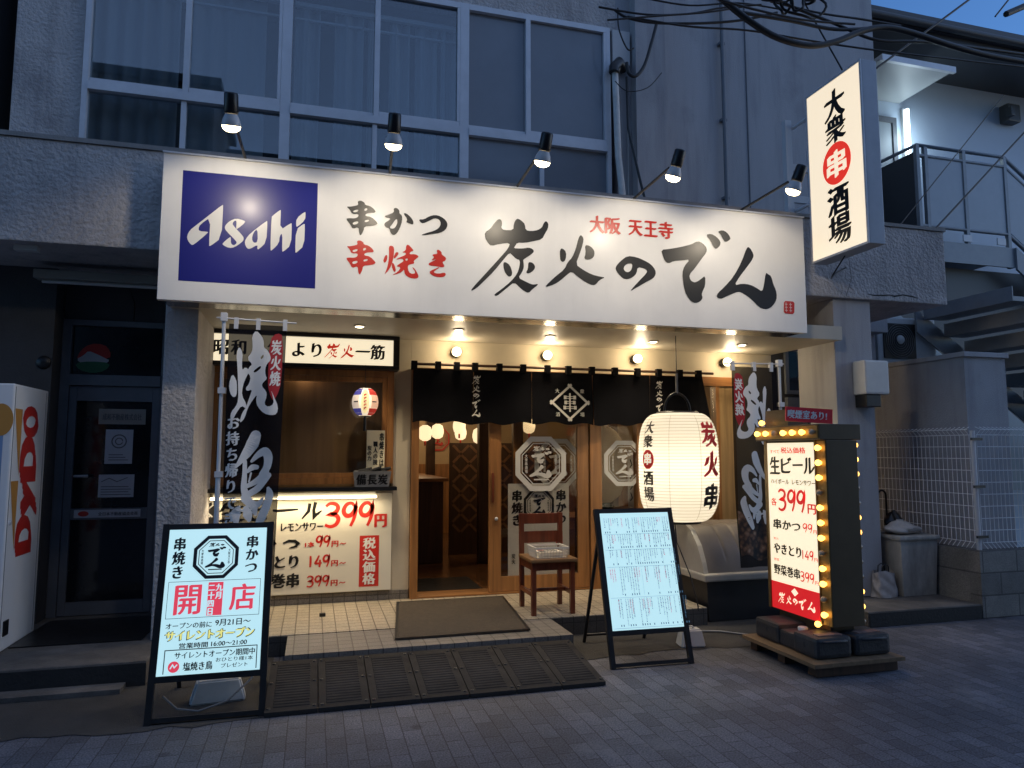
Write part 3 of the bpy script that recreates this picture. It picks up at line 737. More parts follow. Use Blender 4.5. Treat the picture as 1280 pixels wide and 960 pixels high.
def stroke(m, S, st, w_, d=.0015):
    """one brush stroke: a smoothed band of changing width"""
    n = len(st)
    q, qw = [], []
    for i in range(n - 1):
        p0, p1, p2, p3 = st[max(i - 1, 0)], st[i], st[i + 1], st[min(i + 2, n - 1)]
        for j in range(5):
            t = j / 5
            f = lambda a, b_, c_, d_: .5 * (2 * b_ + (c_ - a) * t + (2 * a - 5 * b_ + 4 * c_ - d_) * t * t + (3 * b_ - a - 3 * c_ + d_) * t ** 3)
            q.append((f(p0[0], p1[0], p2[0], p3[0]), f(p0[1], p1[1], p2[1], p3[1])))
            qw.append(w_[i] + (w_[i + 1] - w_[i]) * t)
    q.append(st[-1])
    qw.append(w_[-1])
    m.line(S, q, qw, d)
    for (c, w) in ((st[0], w_[0]), (st[-1], w_[-1])):
        if w > .012:
            m.disc(S, c[0], c[1], w / 2, d=d, n=12)


def traced(mb, key, S, du=0., dv=0., su=1., sv=1., d=.0015, sm=1, d_each=0.):
    for g in TR[key]:
        mb.poly([[((u + du) * su, (v + dv) * sv) for u, v in ring] for ring in g], S, d, sm)


def norm_traced(mb, keys, S, u0, v0, u1, v1, d=.0015, bold=0.):
    """traced characters refitted into a box"""
    if bold:
        for a in range(6):
            du, dv = bold * math.cos(a * math.pi / 3), bold * math.sin(a * math.pi / 3)
            norm_traced(mb, keys, S, u0 + du, v0 + dv, u1 + du, v1 + dv, d)
        return
    allp = [p for k in keys for g in TR[k] for r in g for p in r]
    a0, a1 = min(p[0] for p in allp), max(p[0] for p in allp)
    b0, b1 = min(p[1] for p in allp), max(p[1] for p in allp)
    for k in keys:
        for g in TR[k]:
            mb.poly([[(u0 + (u - a0) / (a1 - a0) * (u1 - u0), v0 + (v - b0) / (b1 - b0) * (v1 - v0)) for u, v in r]
                     for r in g], S, d, 1)


def crest(mb, S, cu, cv, ru, rv=None, w=.14):
    """octagon badge: ring, inner thin ring and the two large brush characters"""
    rv = rv or ru
    mb.line(S, oct_(cu, cv, ru * .93, rv * .93), ru * w, closed=True)
    mb.line(S, oct_(cu, cv, ru * .76, rv * .76), ru * .035, closed=True)
    norm_traced(mb, ['de'], S, cu - ru * .38, cv + rv * .02, cu + ru * .42, cv + rv * .46, bold=ru * .018)
    norm_traced(mb, ['nn'], S, cu - ru * .46, cv - rv * .54, cu + ru * .42, cv - rv * .06, bold=ru * .018)
    norm_traced(mb, ['sumi', 'hi', 'no'], S, cu - ru * .34, cv + rv * .47, cu + ru * .34, cv + rv * .66, bold=ru * .008)
    mb.vtext('大衆串酒場', S, cu - ru * .66, cv - rv * .36, cu - ru * .55, cv + rv * .36, .03)
    mb.vtext('大阪天王寺', S, cu + ru * .54, cv - rv * .36, cu + ru * .65, cv + rv * .36, .03)
    mb.rect(S, cu - ru * .3, cv - rv * .62, cu + ru * .3, cv - rv * .57)

# ------------------------------------------------------------------ ground
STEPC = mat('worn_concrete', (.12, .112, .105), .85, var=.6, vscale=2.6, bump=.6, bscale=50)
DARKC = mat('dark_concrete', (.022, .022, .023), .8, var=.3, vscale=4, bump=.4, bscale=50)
PAVE = brickmat('paving_blocks', (.135, .137, .160), (.084, .085, .100), (.044, .043, .048), .20, .10, .0032, rough=.74, grain=.6,
                rotz=R(90), dirt=.6, dscale=.7, smear=(.19, .19, .20), bump=.5)
b = MB()
b.add([(-40, -30, 0), (60, -30, 0), (60, 60, 0), (-40, 60, 0)], [(0, 1, 2, 3)])
struct(b, 'street', PAVE)
ASPH = mat('old_asphalt', (.052, .048, .044), .9, var=.5, vscale=2.2, bump=.7, bscale=150)
b = MB()
n = 60
random.seed(5)
for (xa, xb) in ((-9, -.24), (1.86, 4.6)):
    up, lo = [], []
    m_ = int((xb - xa) / .12)
    for i in range(m_ + 1):
        x = xa + (xb - xa) * i / m_
        lo.append((x, (4.40 if xa < 0 else 4.98) + random.uniform(-.035, .035) + .03 * math.sin(x * 3), .004))
        up.append((x, 5.9, .004))
    k = len(lo)
    b.add(lo + up, [(i, i + 1, k + i + 1, k + i) for i in range(k - 1)])
struct(b, 'pavement', ASPH)
TILE = brickmat('floor_tiles', (.43, .37, .28), (.38, .33, .25), (.16, .13, .10), .10, .10, .005, rough=.45, offset=0.,
                dirt=.22, dscale=2.2, bump=.4)
GTILE = brickmat('grey_tiles', (.21, .19, .17), (.18, .165, .15), (.09, .08, .075), .10, .10, .005, rough=.55, offset=0.,
                 dirt=.3, dscale=2.2, bump=.4)
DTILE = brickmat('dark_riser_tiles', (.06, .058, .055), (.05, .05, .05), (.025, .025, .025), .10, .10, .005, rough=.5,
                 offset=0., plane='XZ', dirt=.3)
b = MB().box(-1.0, 3.34, 5.66, 6.74, .004, .15)
struct(b, 'entrance_step', TILE)
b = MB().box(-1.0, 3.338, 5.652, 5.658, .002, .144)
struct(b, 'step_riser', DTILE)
b = MB().box(-.15, 1.9, 5.12, 5.648, .004, .146)
struct(b, 'front_step', GTILE)
b = MB().box(-9, -1.004, 5.20, 6.9, .003, .158, bev=.012)
struct(b, 'left_kerb', STEPC)
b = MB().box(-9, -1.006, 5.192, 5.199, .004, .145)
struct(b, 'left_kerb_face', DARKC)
b = MB().box(-1.95, -1.12, 5.05, 5.19, .005, .035)
struct(b, 'gutter', STEPC)
b = MB().box(4.62, 5.86, 5.20, 7.3, .003, .13, bev=.01)
struct(b, 'right_step', STEPC)
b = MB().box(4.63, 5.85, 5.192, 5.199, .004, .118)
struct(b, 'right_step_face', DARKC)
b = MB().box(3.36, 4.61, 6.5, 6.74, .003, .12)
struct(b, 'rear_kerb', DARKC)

# ------------------------------------------------------------------ the shop building
B = thing('shop_building', 'grey stucco two storey building with the lit restaurant front and a wide concrete canopy',
          'building', (1.5, 6.75, 0))
b = MB()
b.box(-2.57, -2.03, 6.75, 6.95, 3.7, 9)
b.box(-2.031, 3.05, 6.752, 6.95, 6.05, 9)
b.box(-2.031, 3.05, 6.752, 6.95, 3.7, 3.93)
b.box(-2.57, -2.35, 6.951, 14, 0, 9)
b.build('front_wall', STUCCO, B)
b = MB()
b.box(3.051, 6.46, 6.75, 6.95, 2.9, 9)
b.box(3.22, 3.57, 6.62, 6.751, 3.70, 9)
b.box(6.30, 6.46, 6.951, 14, 0, 9)
b.build('painted_wall', PAINTWALL, B)
MB().box(-2.57, 6.46, 14.0, 14.2, 0, 9).build('back_wall', PAINTWALL, B)
MB().box(-2.6, 6.5, 6.7, 14.25, 9.0, 9.15).build('roof', CONC, B)
MB().box(-2.34, 6.29, 6.96, 13.99, 2.85, 3.0).build('floor_slab', CONC, B)
b = MB().box(-3.6, 6.22, 5.70, 6.749, 3.0, 3.765, bev=.012)
cano = b.build('canopy', STUCCO, B)
MB().box(-3.6, 6.235, 5.685, 6.749, 3.766, 3.80).build('canopy_cap', CONC, cano)
# crack on the right hand canopy face
S = plane((0, 5.70, 0))
MB().line(S, [(5.22, 3.055), (5.30, 3.045), (5.42, 3.05), (5.50, 3.06), (5.56, 3.05), (5.66, 3.07), (5.78, 3.06), (5.85, 3.045)],
          [.004, .012, .016, .010, .018, .012, .016, .004]).line(S, [(4.98, 3.02), (5.05, 3.2), (5.03, 3.38), (5.06, 3.6)], .004).build('crack', DARKC, cano)
MB().box(-1.09, -.86, 5.72, 6.74, .16, 2.999, bev=.008).build('pillar', STUCCO, B)
MB().box(4.86, 5.30, 5.75, 6.30, .132, 2.999, bev=.008).build('pillar', PAINTWALL, B)
# ground floor walls, office side
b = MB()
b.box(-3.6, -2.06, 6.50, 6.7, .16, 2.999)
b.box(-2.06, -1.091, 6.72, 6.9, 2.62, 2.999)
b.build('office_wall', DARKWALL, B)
# shop wall
b = MB()
b.box(-.858, -.94, 6.75, 6.9, .151, 2.6)
b.box(-.938, .72, 6.75, 6.9, 2.30, 2.6)
b.box(-.938, .72, 6.75, 6.9, .151, 1.15)
b.box(.722, .88, 6.75, 6.9, .151, 2.6)
b.box(.882, 4.36, 6.75, 6.9, 2.30, 2.6)
b.box(4.362, 4.86, 6.75, 6.9, .121, 2.6)
b.build('shop_wall', CREAM, B)
b = MB().box(-.857, .878, 6.735, 6.749, .151, .232)
b.build('skirting', brickmat('skirting_tiles', (.20, .18, .155), (.18, .16, .14), (.09, .08, .07), .10, .10, .004, offset=0, plane='XZ'), B)
MB().box(-1.05, 4.86, 5.64, 6.749, 2.57, 2.70).build('soffit', SOFFIT, B)
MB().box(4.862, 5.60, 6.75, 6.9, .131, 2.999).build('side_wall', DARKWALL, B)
# small window beyond the entrance, between shop wall and right pillar
sw = MB().box(5.02, 5.50, 6.715, 6.749, 2.14, 2.18).box(5.02, 5.50, 6.715, 6.749, 2.62, 2.66).box(5.02, 5.06, 6.715, 6.749, 2.18, 2.62).build('window', ALU2, B)
MB().box(5.06, 5.50, 6.735, 6.748, 2.18, 2.62).build('pane', glass('dark_pane', (.25, .3, .33), .12), sw)
MB().box(5.02, 5.50, 6.70, 6.749, 1.92, 2.10).build('shutter_box', ALU2, B)

# upper windows
CURT = mat('curtain', (.46, .45, .42), .8, var=.12, vscale=4, streak=12)
FROST = mat('frosted_pane', (.20, .22, .25), .12, var=.10, vscale=1.5)
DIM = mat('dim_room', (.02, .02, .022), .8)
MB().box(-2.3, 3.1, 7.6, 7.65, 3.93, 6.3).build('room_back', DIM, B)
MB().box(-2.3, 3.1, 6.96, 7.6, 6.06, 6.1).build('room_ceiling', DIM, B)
for k, (xa, xb, dv, dl) in enumerate([(-2.03, -.34, -1.20, -1.21), (-.34, 1.37, .50, .49), (1.37, 2.96, 2.04, 2.19)]):
    f = MB()
    y0, y1 = 6.70, 6.78
    f.box(xa, xa + .045, y0, y1, 3.931, 6.05)
    f.box(xb - .045, xb, y0, y1, 3.931, 6.05)
    f.box(xa + .046, xb - .046, y0 - .01, y1, 4.66, 4.735)
    f.box(xa + .046, xb - .046, y0, y1, 5.99, 6.049)
    f.box(dl - .022, dl + .022, y0 + .01, y1, 3.931, 4.658)
    # two sashes of the sliding window, one in front of the other
    f.box(dv - .025, dv + .025, y0 - .004, y1 - .03, 4.737, 5.988)
    f.box(xa + .048, dv - .027, y0 + .02, y1 - .02, 4.737, 4.775)
    f.box(dv + .027, xb - .048, y0, y1 - .04, 4.737, 4.785)
    f.box(xb - .075, xb - .047, y0, y1 - .04, 4.787, 5.988)
    w = f.build('window', ALU, B)
    pm = PANE if k < 2 else FROST
    for (pa, pb, za, zb, py) in ((xa + .046, dv - .02, 4.77, 5.99, 6.748), (dv + .02, xb - .046, 4.78, 5.99, 6.735),
                                 (xa + .046, dl - .022, 3.94, 4.66, 6.745), (dl + .022, xb - .046, 3.94, 4.66, 6.742)):
        MB().box(pa, pb, py, py + .005, za, zb).build('pane', pm, w)
    if k < 2:
        if k == 0:
            segs = [(xa, dv - .1, .02), (dv - .05, xb - .2, .02)]
        else:
            segs = [(xa + .06, xa + .30, .03), (xa + .44, xa + .72, .03), (xa + .76, xa + .86, .03), (xa + .98, xa + 1.18, .035), (xa + 1.24, xa + 1.46, .03), (xa + 1.50, xb, .03)]
        for (ca, cb, am) in segs:
            ph = random.random() * 6
            MB().grid(lambda u, v: (ca + u * (cb - ca), 6.93 + am * math.sin(ph + u * (cb - ca) * 42) + .01 * math.sin(3 * ph + u * 31),
                                    3.95 + v * 1.9), max(24, int((cb - ca) * 90)), 2).build('curtain', CURT, w)
        MB().box(xa + .06, xb - .06, 6.86, 6.90, 5.84, 5.88).box(xa + .06, xb - .06, 6.90, 6.92, 5.72, 5.74).build('curtain_rail', WHITEP, w)

# ------------------------------------------------------------------ office door
f = MB()
f.box(-2.058, -1.99, 6.70, 6.78, .16, 2.618)
f.box(-1.29, -1.21, 6.70, 6.78, .16, 2.618)
f.box(-1.988, -1.292, 6.70, 6.78, 2.57, 2.618)
f.box(-1.988, -1.292, 6.69, 6.78, 2.06, 2.15)
df = f.build('door_frame', ALU2, B)
DG = mat('dark_door_glass', (.012, .014, .018), .08, var=.2, vscale=3)
MB().box(-1.988, -1.292, 6.74, 6.75, 2.152, 2.568).build('pane', DG, df)
f = MB()
f.box(-1.985, -1.93, 6.715, 6.755, .165, 2.055)
f.box(-1.35, -1.295, 6.715, 6.755, .165, 2.055)
f.box(-1.928, -1.352, 6.715, 6.755, 1.93, 2.055)
f.box(-1.928, -1.352, 6.715, 6.755, .94, 1.03)
f.box(-1.928, -1.352, 6.715, 6.755, .165, .27)
dd = f.build('door', ALU2, B)
MB().box(-1.928, -1.352, 6.735, 6.742, 1.032, 1.928).box(-1.928, -1.352, 6.735, 6.742, .272, .938).build('pane', DG, dd)
MB().tube([(-1.90, 6.70, 1.30), (-1.90, 6.66, 1.30), (-1.80, 6.66, 1.30)], .012).build('handle', ALU, dd)

# ------------------------------------------------------------------ take-out window of the shop
f = MB()
f.box(-.935, -.875, 6.70, 6.80, 1.21, 2.28)
f.box(.655, .715, 6.70, 6.80, 1.21, 2.28)
f.box(-.873, .653, 6.70, 6.80, 2.20, 2.28)
f.box(-.873, .653, 6.70, 6.80, 1.21, 1.265)
f.box(-.873, -.83, 6.71, 6.79, 1.267, 2.198)
f.box(.61, .653, 6.71, 6.79, 1.267, 2.198)
f.box(-.828, .608, 6.71, 6.79, 2.15, 2.198)
f.box(-.828, .608, 6.71, 6.79, 1.267, 1.31)
w = f.build('window', WOODF, B)
MB().box(-.828, .608, 6.745, 6.75, 1.312, 2.148).build('pane', SHOPGLASS, w)
MB().box(-.98, .74, 6.56, 6.749, 1.152, 1.185).build('sill', BLACK, w)
MB().box(-.92, .71, 6.90, 6.94, 1.0, 2.4).build('blind', wood('blind_wood', (.30, .19, .10), .62, .6, scale=5), w)

# ------------------------------------------------------------------ entrance: header, posts, sliding doors, fixed glass
for (xa, xb, ya, zb) in ((.885, .955, 6.69, 2.298), (2.68, 2.80, 6.69, 2.20), (3.20, 3.26, 6.70, 2.20), (4.12, 4.16, 6.69, 2.20)):
    MB().box(xa, xb, ya, 6.80, .151, zb).build('door_post', WOODF, B)
MB().box(.957, 4.36, 6.69, 6.80, 2.202, 2.298).build('door_header', WOODX, B)
MB().box(4.162, 4.358, 6.70, 6.80, .151, 2.20).build('plank_panel', WOODL, B)
MB().box(.957, 2.678, 6.70, 6.95, .151, .166).build('threshold', WOODX, B)
MB().box(2.802, 4.118, 6.70, 6.80, .151, .30).build('plinth', WOODX, B)


def leaf(xa, xb, y0, name, st=.10):
    f = MB()
    f.box(xa, xa + st, y0, y0 + .035, .17, 2.20)
    f.box(xb - st, xb, y0, y0 + .035, .17, 2.20)
    f.box(xa + st, xb - st, y0 + .002, y0 + .033, .17, .31)
    f.box(xa + st, xb - st, y0 + .002, y0 + .033, 2.10, 2.20)
    d = f.build(name, WOODF, B)
    p = MB().box(xa + st, xb - st, y0 + .015, y0 + .02, .31, 2.10).build('pane', SHOPGLASS, d)
    return d, p


d1, p1_ = leaf(1.64, 2.67, 6.715, 'sliding_door', .12)
MB().box(1.665, 1.685, 6.695, 6.714, 1.02, 1.30).build('handle', WOODR, d1)
MB().ball((1.71, 6.705, .86), .018).build('lock', ALU, d1)
d2, p2_ = leaf(1.90, 2.676, 6.76, 'sliding_door', .09)
g = MB().box(2.802, 3.198, 6.745, 6.75, .302, 2.20).build('glass_panel', SHOPGLASS, B)
g2 = MB().box(3.262, 4.118, 6.745, 6.75, .302, 2.20).build('glass_panel', SHOPGLASS, B)
DEC = mat('white_decal', (.62, .61, .58), .5)
for (yy, cx, cz, r) in ((6.728, 2.17, 1.385, .255), (6.742, 3.075, 1.385, .22), (6.742, 3.98, 1.37, .20)):
    m = MB()
    crest(m, plane((0, yy, 0)), cx, cz, r, r * 1.02, .2)
    single(m, 'window_decal', DEC, {2.17: 'white octagon sticker on the glass of the sliding door',
                                    3.075: 'white octagon sticker on the glass left of the big lantern',
                                    3.98: 'white octagon sticker on the glass right of the big lantern'}[cx], 'sticker',
           'white octagon stickers on the shop glass')
m = MB()
crest(m, plane((0, 6.772, 0)), 2.36, 1.385, .235, .24, .2)
single(m, 'window_decal', DEC, 'white octagon sticker on the rear door leaf, half hidden behind another', 'sticker',
       'white octagon stickers on the shop glass')

# ------------------------------------------------------------------ inside the restaurant
INW = mat('inner_wall', (.46, .34, .20), .8, var=.15, vscale=2)
b = MB()
b.box(.75, .85, 6.91, 12, .1, 2.8)
b.box(.851, 6.2, 11.9, 12, .1, 2.8)
b.box(6.1, 6.2, 6.91, 11.899, .1, 2.8)
b.build('inner_wall', INW, B)
MB().box(.851, 6.099, 6.91, 11.899, 2.75, 2.84).build('ceiling', WOODD, B)
MB().box(.853, 6.097, 11.86, 11.898, .157, 1.30).build('wainscot', WOODF, B)
MB().box(.851, .875, 6.95, 11.85, .157, 1.20).build('wainscot', WOODF, B)
b = MB().box(.851, 6.099, 6.90, 11.899, .10, .155)
struct(b, 'shop_floor', WOODFLOOR)
for (x, y) in ((2.02, 8.6), (1.62, 10.2), (2.55, 8.9), (3.7, 8.5)):
    MB().box(x - .06, x + .06, y - .06, y + .06, .156, 2.749).build('post', WOODD, B)
pt = thing('partition', 'dark woven wood partition screen inside the restaurant', 'partition', (2.5, 9.4, .156))
MB().box(1.75, 3.2, 9.36, 9.42, .157, 1.62).build('panel', WOODD, pt)
b = MB(); S = plane((0, 9.36, 0))
for i in range(12):
    for j in range(9):
        u, v = 1.79 + i * .115, .45 + j * .13
        if (i + j) % 2:
            b.line(S, [(u, v), (u + .10, v + .10)], .034)
        else:
            b.line(S, [(u, v + .10), (u + .10, v)], .034)
b.build('weave', wood('weave_wood', (.26, .13, .06), .7, .5), pt)
ct = thing('service_counter', 'dark wooden counter inside, seen through the open doorway', 'counter', (1.25, 9.3, .156))
MB().box(.86, 1.55, 8.7, 10.6, .157, 1.14, bev=.01).build('counter_body', WOODD, ct)
MB().box(.853, 1.60, 8.64, 10.65, 1.141, 1.18).build('counter_top', WOODX, ct)
b = MB().box(2.5, 3.3, 7.9, 8.6, .70, .74).box(2.6, 2.68, 8.2, 8.3, .157, .70).box(3.1, 3.18, 8.2, 8.3, .157, .70)
tb = thing('dining_table', 'wooden dining table inside behind the sliding door', 'table', (2.9, 8.25, .156))
MB().box(2.5, 3.3, 7.9, 8.6, .70, .74).build('tabletop', WOODX, tb)
for (x, y) in ((2.56, 7.96), (3.24, 7.96), (2.56, 8.54), (3.24, 8.54)):
    MB().box(x - .03, x + .03, y - .03, y + .03, .157, .699).build('leg', WOODD, tb)
m = MB()
S = plane((0, 11.88, 0))
crest(m, S, 2.02, 1.72, .19, .20, .12)
single(m, 'wall_crest', RED, 'red octagon crest on the far inside wall', 'crest')
mt = MB().box(.97, 1.63, 6.97, 7.65, .156, .166)
single(mt, 'door_mat', BLACK, 'black mat just inside the open sliding door', 'mat')

PAPER = mat('lantern_paper_small', (.75, .70, .6), .8, em=(1, .74, .42), es=1.1)
ll = None
for i, (x, y, z) in enumerate([(1.36, 9.0, 1.74), (1.62, 9.6, 1.78), (1.84, 9.2, 1.84), (2.0, 9.9, 1.77), (2.06, 9.0, 1.71), (2.35, 9.7, 1.83), (2.8, 9.2, 1.85)]):
    lab = ['white paper lantern inside, leftmost in the open doorway', 'white paper lantern inside beside the dark post',
           'white paper lantern inside with its red base above the screen', 'white paper lantern deep inside right of the red based one',
           'white paper lantern inside just left of the sliding door', 'white paper lantern seen through the sliding door glass',
           'white paper lantern far inside behind the octagon stickers'][i]
    if ll is None:
        ll = thing('small_lantern', lab, 'lantern', (x, y, z), 'small paper lanterns inside the restaurant')
        MB().lathe([(.03, -.10), (.07, -.075), (.085, -.02), (.085, .02), (.07, .075), (.03, .10)], (x, y, z), 16).build('shade', PAPER, ll)
        MB().tube([(x, y, z - .10), (x, y, z - .16)], .012).build('tassel', REDP, ll)
        MB().tube([(x, y, z + .10), (x, y, z + .9)], .003, 5).build('cord', BLACK, ll)
    else:
        dup(ll, (x, y, z), lab)
lamp('dining_light', 'POINT', (3.0, 9.0, 2.45), 32, (1, .72, .42), shadow_soft_size=.2)
lamp('counter_light', 'POINT', (1.5, 11.0, 2.4), 22, (1, .72, .42), shadow_soft_size=.2)
lamp('window_bay_light', 'POINT', (4.3, 7.6, 2.4), 16, (1, .74, .45), shadow_soft_size=.15)
lamp('kitchen_light', 'POINT', (-.1, 6.84, 2.24), 1.2, (1, .74, .45), shadow_soft_size=.08)
# standing things seen through the fixed glass
bl = thing('display_lantern', 'large pale paper lantern standing inside behind the fixed glass', 'lantern', (3.08, 7.35, .95))
MB().lathe([(.10, 0), (.20, .08), (.26, .25), (.27, .45), (.24, .65), (.16, .78), (.10, .82)], (3.08, 7.35, .95), 28).build('shade', mat('pale_paper', (.62, .52, .36), .8, var=.12, vscale=5), bl)
MB().lathe([(.12, -.06), (.12, 0)], (3.08, 7.35, .95), 20).build('rim', BLACK, bl)
MB().box(2.85, 3.6, 7.1, 7.6, .157, .88).build('stand', WOODD, bl)
ps = thing('paper_scroll', 'pale paper menu scroll hanging inside beside the big lantern', 'scroll', (3.42, 7.2, .95))
MB().box(3.32, 3.52, 7.2, 7.205, .9, 1.5).build('sheet', mat('scroll_paper', (.6, .55, .5), .8), ps)
m = MB(); S = plane((0, 7.2, 0))
for i in range(3):
    for j in range(4):
        m.line(S, [(3.35 + i * .06, 1.42 - j * .12), (3.37 + i * .06, 1.36 - j * .12), (3.345 + i * .06, 1.33 - j * .12)], .012)
m.build('lettering', INK, ps)

# ------------------------------------------------------------------ main sign
SY = 5.30
ms = thing('shop_sign', 'long white sign board with big black brush characters and a blue square', 'sign', (1.57, 5.5, 2.55))
MB().box(-1.07, 4.20, SY, SY + .05, 2.55, 3.60, bev=.004).build('panel', WHITE, ms)
MB().box(-1.06, 4.19, SY + .051, 5.69, 2.64, 3.585).build('box', ALU, ms)
MB().box(-1.05, 4.19, SY + .051, 5.60, 2.56, 2.635).build('underside', STRIP, ms)
MB().box(-1.075, 4.205, SY - .012, SY - .001, 3.60, 3.612).box(2.9, 3.75, SY + .10, SY + .22, 3.586, 3.63).build('top_trim', ALU, ms)
S = plane((0, SY, 0))
MB().rect(S, -.94, 2.69, -.02, 3.485).build('blue_square', BLUE, ms)
m = MB(); m.k = 4
traced(m, 'logo', S)
m.build('logo_lettering', mat('white_letter', (.78, .77, .74), .35, coat=.1), ms)
m = MB(); m.k = 3
for k in ('sumi', 'hi', 'no', 'de', 'nn', 'kushi', 'ka', 'tsu'):
    traced(m, k, S)
m.build('black_lettering', INKGLOSS, ms)
m = MB(); m.k = 3
for k in ('kushi_red', 'yaki', 'ki', 'seal'):
    traced(m, k, S)
for ch, bx in (('大', (2.141, 3.296, 2.264, 3.439)), ('阪', (2.276, 3.298, 2.408, 3.435)), ('天', (2.487, 3.302, 2.607, 3.43)),
               ('王', (2.629, 3.304, 2.744, 3.435)), ('寺', (2.763, 3.298, 2.891, 3.441))):
    m.text(ch, S, *bx, nib=.045)
m.build('red_lettering', RED, ms)
m = MB(); m.k = 40
for (u, v) in ((3.985, 2.735), (4.03, 2.735)):
    for j in range(3):
        m.line(S, [(u - .012, v + .008 + j * .028), (u + .014, v + .008 + j * .028)], .006)
    m.line(S, [(u, v - .005), (u, v + .08)], .006)
m.build('seal_marks', mat('seal_pale', (.7, .55, .5), .5), ms)

# ------------------------------------------------------------------ spot lamps on the sign
labs = ['black spot lamp above the blue square of the sign', 'black spot lamp above the small black characters of the sign',
        'black spot lamp at the middle of the sign, between the small and the big characters',
        'black spot lamp above the small red characters at the upper right of the sign', 'black spot lamp at the right end of the sign beside the projecting sign']
sp = None
BY, BZ = 4.60, 3.525
for i, x in enumerate((-.55, .46, 1.50, 2.52, 3.56)):
    bx = (-.53, .51, 1.52, 2.54, 3.57)[i]
    lean = x - bx
    t = thing('spot_lamp', labs[i], 'lamp', (bx, 5.40, 3.59), 'spot lamps along the top of the sign')
    MB().tube([(bx, 5.40, 3.588), (bx, 5.34, 3.62), (bx + lean * .95, BY + .05, BZ + .10)], .011).build('arm', BLACKM, t)
    M = Matrix.Translation((x, BY, BZ)) @ Matrix.Rotation(R(20), 4, 'X') @ Matrix.Rotation(R((0, 0, 5, 9, 12)[i]), 4, 'Y')
    MB().lathe([(.0, .21), (.038, .21), (.042, .20), (.044, .10), (.040, .085), (.0, .085)], (0, 0, 0), 20, M).build('housing', BLACKM, t)
    MB().lathe([(.036, .084), (.052, .05), (.060, .02), (.058, .012)], (0, 0, 0), 20, M).build('reflector', mat('bulb_white', (.55, .55, .56), .3), t)
    MB().lathe([(.057, .012), (.05, -.008), (.03, -.022), (.0, -.027)], (0, 0, 0), 20, M).build('bulb', BULB, t)
    lamp('spot_light', 'SPOT', M @ Vector((0, 0, -.035)), 22, (1, .86, .66), t, spot_size=R(128), spot_blend=.4,
         shadow_soft_size=.045, aim=(x, SY - .03, 2.85))

# ------------------------------------------------------------------ lamps under the canopy
labs = ['glass globe lamp on the wall, leftmost, near the light box', 'glass globe lamp on the wall above the white crest of the curtain',
        'glass globe lamp on the wall left of the hanging lantern cord', 'glass globe lamp on the wall beside the right hand banner']
gl = None
for i, x in enumerate((1.30, 2.22, 3.20, 4.25)):
    if gl is None:
        gl = thing('wall_lamp', labs[i], 'lamp', (x, 6.75, 2.46), 'globe lamps above the curtain')
        MB().lathe([(.045, 0), (.045, .03), (.03, .05), (.0, .05)], (0, 0, 0), 20, Matrix.Translation((x, 6.749, 2.46)) @ Matrix.Rotation(R(90), 4, 'X')).build('socket', BLACK, gl)
        MB().ball((x, 6.655, 2.46), .046, 16).build('globe', GLOBE, gl)
    else:
        dup(gl, (x, 6.75, 2.46), labs[i])
    lamp('globe_light', 'POINT', (x, 6.57, 2.46), 5, (1, .79, .52), shadow_soft_size=.05)
dl = None
for i, (x, y) in enumerate([(.35, 6.10), (1.20, 6.05), (2.08, 6.16), (3.15, 6.20), (4.10, 6.15)]):
    lab = ['small recessed downlight above the lit light box', 'small recessed downlight, second from the left',
           'small recessed downlight above the middle of the dark curtain', 'small recessed downlight near the lantern cord',
           'small recessed downlight beside the right hand banner'][i]
    if dl is None:
        dl = thing('downlight', lab, 'lamp', (x, y, 2.56), 'recessed downlights in the soffit')
        MB().lathe([(.032, .009), (.050, .009), (.052, .003), (.045, .0), (.034, .002)], (x, y, 2.56), 24).build('ring', ALU, dl)
        MB().lathe([(.0, -.006), (.028, -.004), (.036, .001), (.036, .006)], (x, y, 2.56), 20).build('lens', BULB, dl)
    else:
        dup(dl, (x, y, 2.56), lab)
    lamp('down_light', 'SPOT', (x, y, 2.545), 33, (1, .81, .55), spot_size=R(110), spot_blend=.7, shadow_soft_size=.03, aim=(x, y, 0))

# ------------------------------------------------------------------ light box over the window
lb = thing('light_box', 'slim lit light box with black frame over the take-out window', 'sign', (-.11, 6.68, 2.30))
f = MB()
f.box(-.955, .745, 6.56, 6.748, 2.255, 2.29)
f.box(-.955, .745, 6.56, 6.748, 2.532, 2.565)
f.box(-.955, -.90, 6.56, 6.748, 2.291, 2.531)
f.box(.69, .745, 6.56, 6.748, 2.291, 2.531)
f.build('frame', BLACK, lb)
MB().box(-.899, .689, 6.585, 6.70, 2.292, 2.530).build('face', mat('lit_face_warm', (.7, .66, .55), .4, em=(1, .86, .60), es=.80), lb)
S = plane((0, 6.585, -.032))
m = MB()
for ch, x in (('昭', -.87), ('和', -.72), ('年', -.42), ('よ', -.22), ('り', -.065), ('一', .345), ('筋', .48)):
    m.em(ch, S, x, 2.375, .135, .145, .045)
m.build('black_lettering', INK, lb)
m = MB()
norm_traced(m, ['sumi'], S, .07, 2.375, .205, 2.515)
norm_traced(m, ['hi'], S, .21, 2.378, .34, 2.51)
m.build('red_lettering', mat('lit_red', (.6, .04, .03), .4, em=(.75, .04, .02), es=.45), lb)

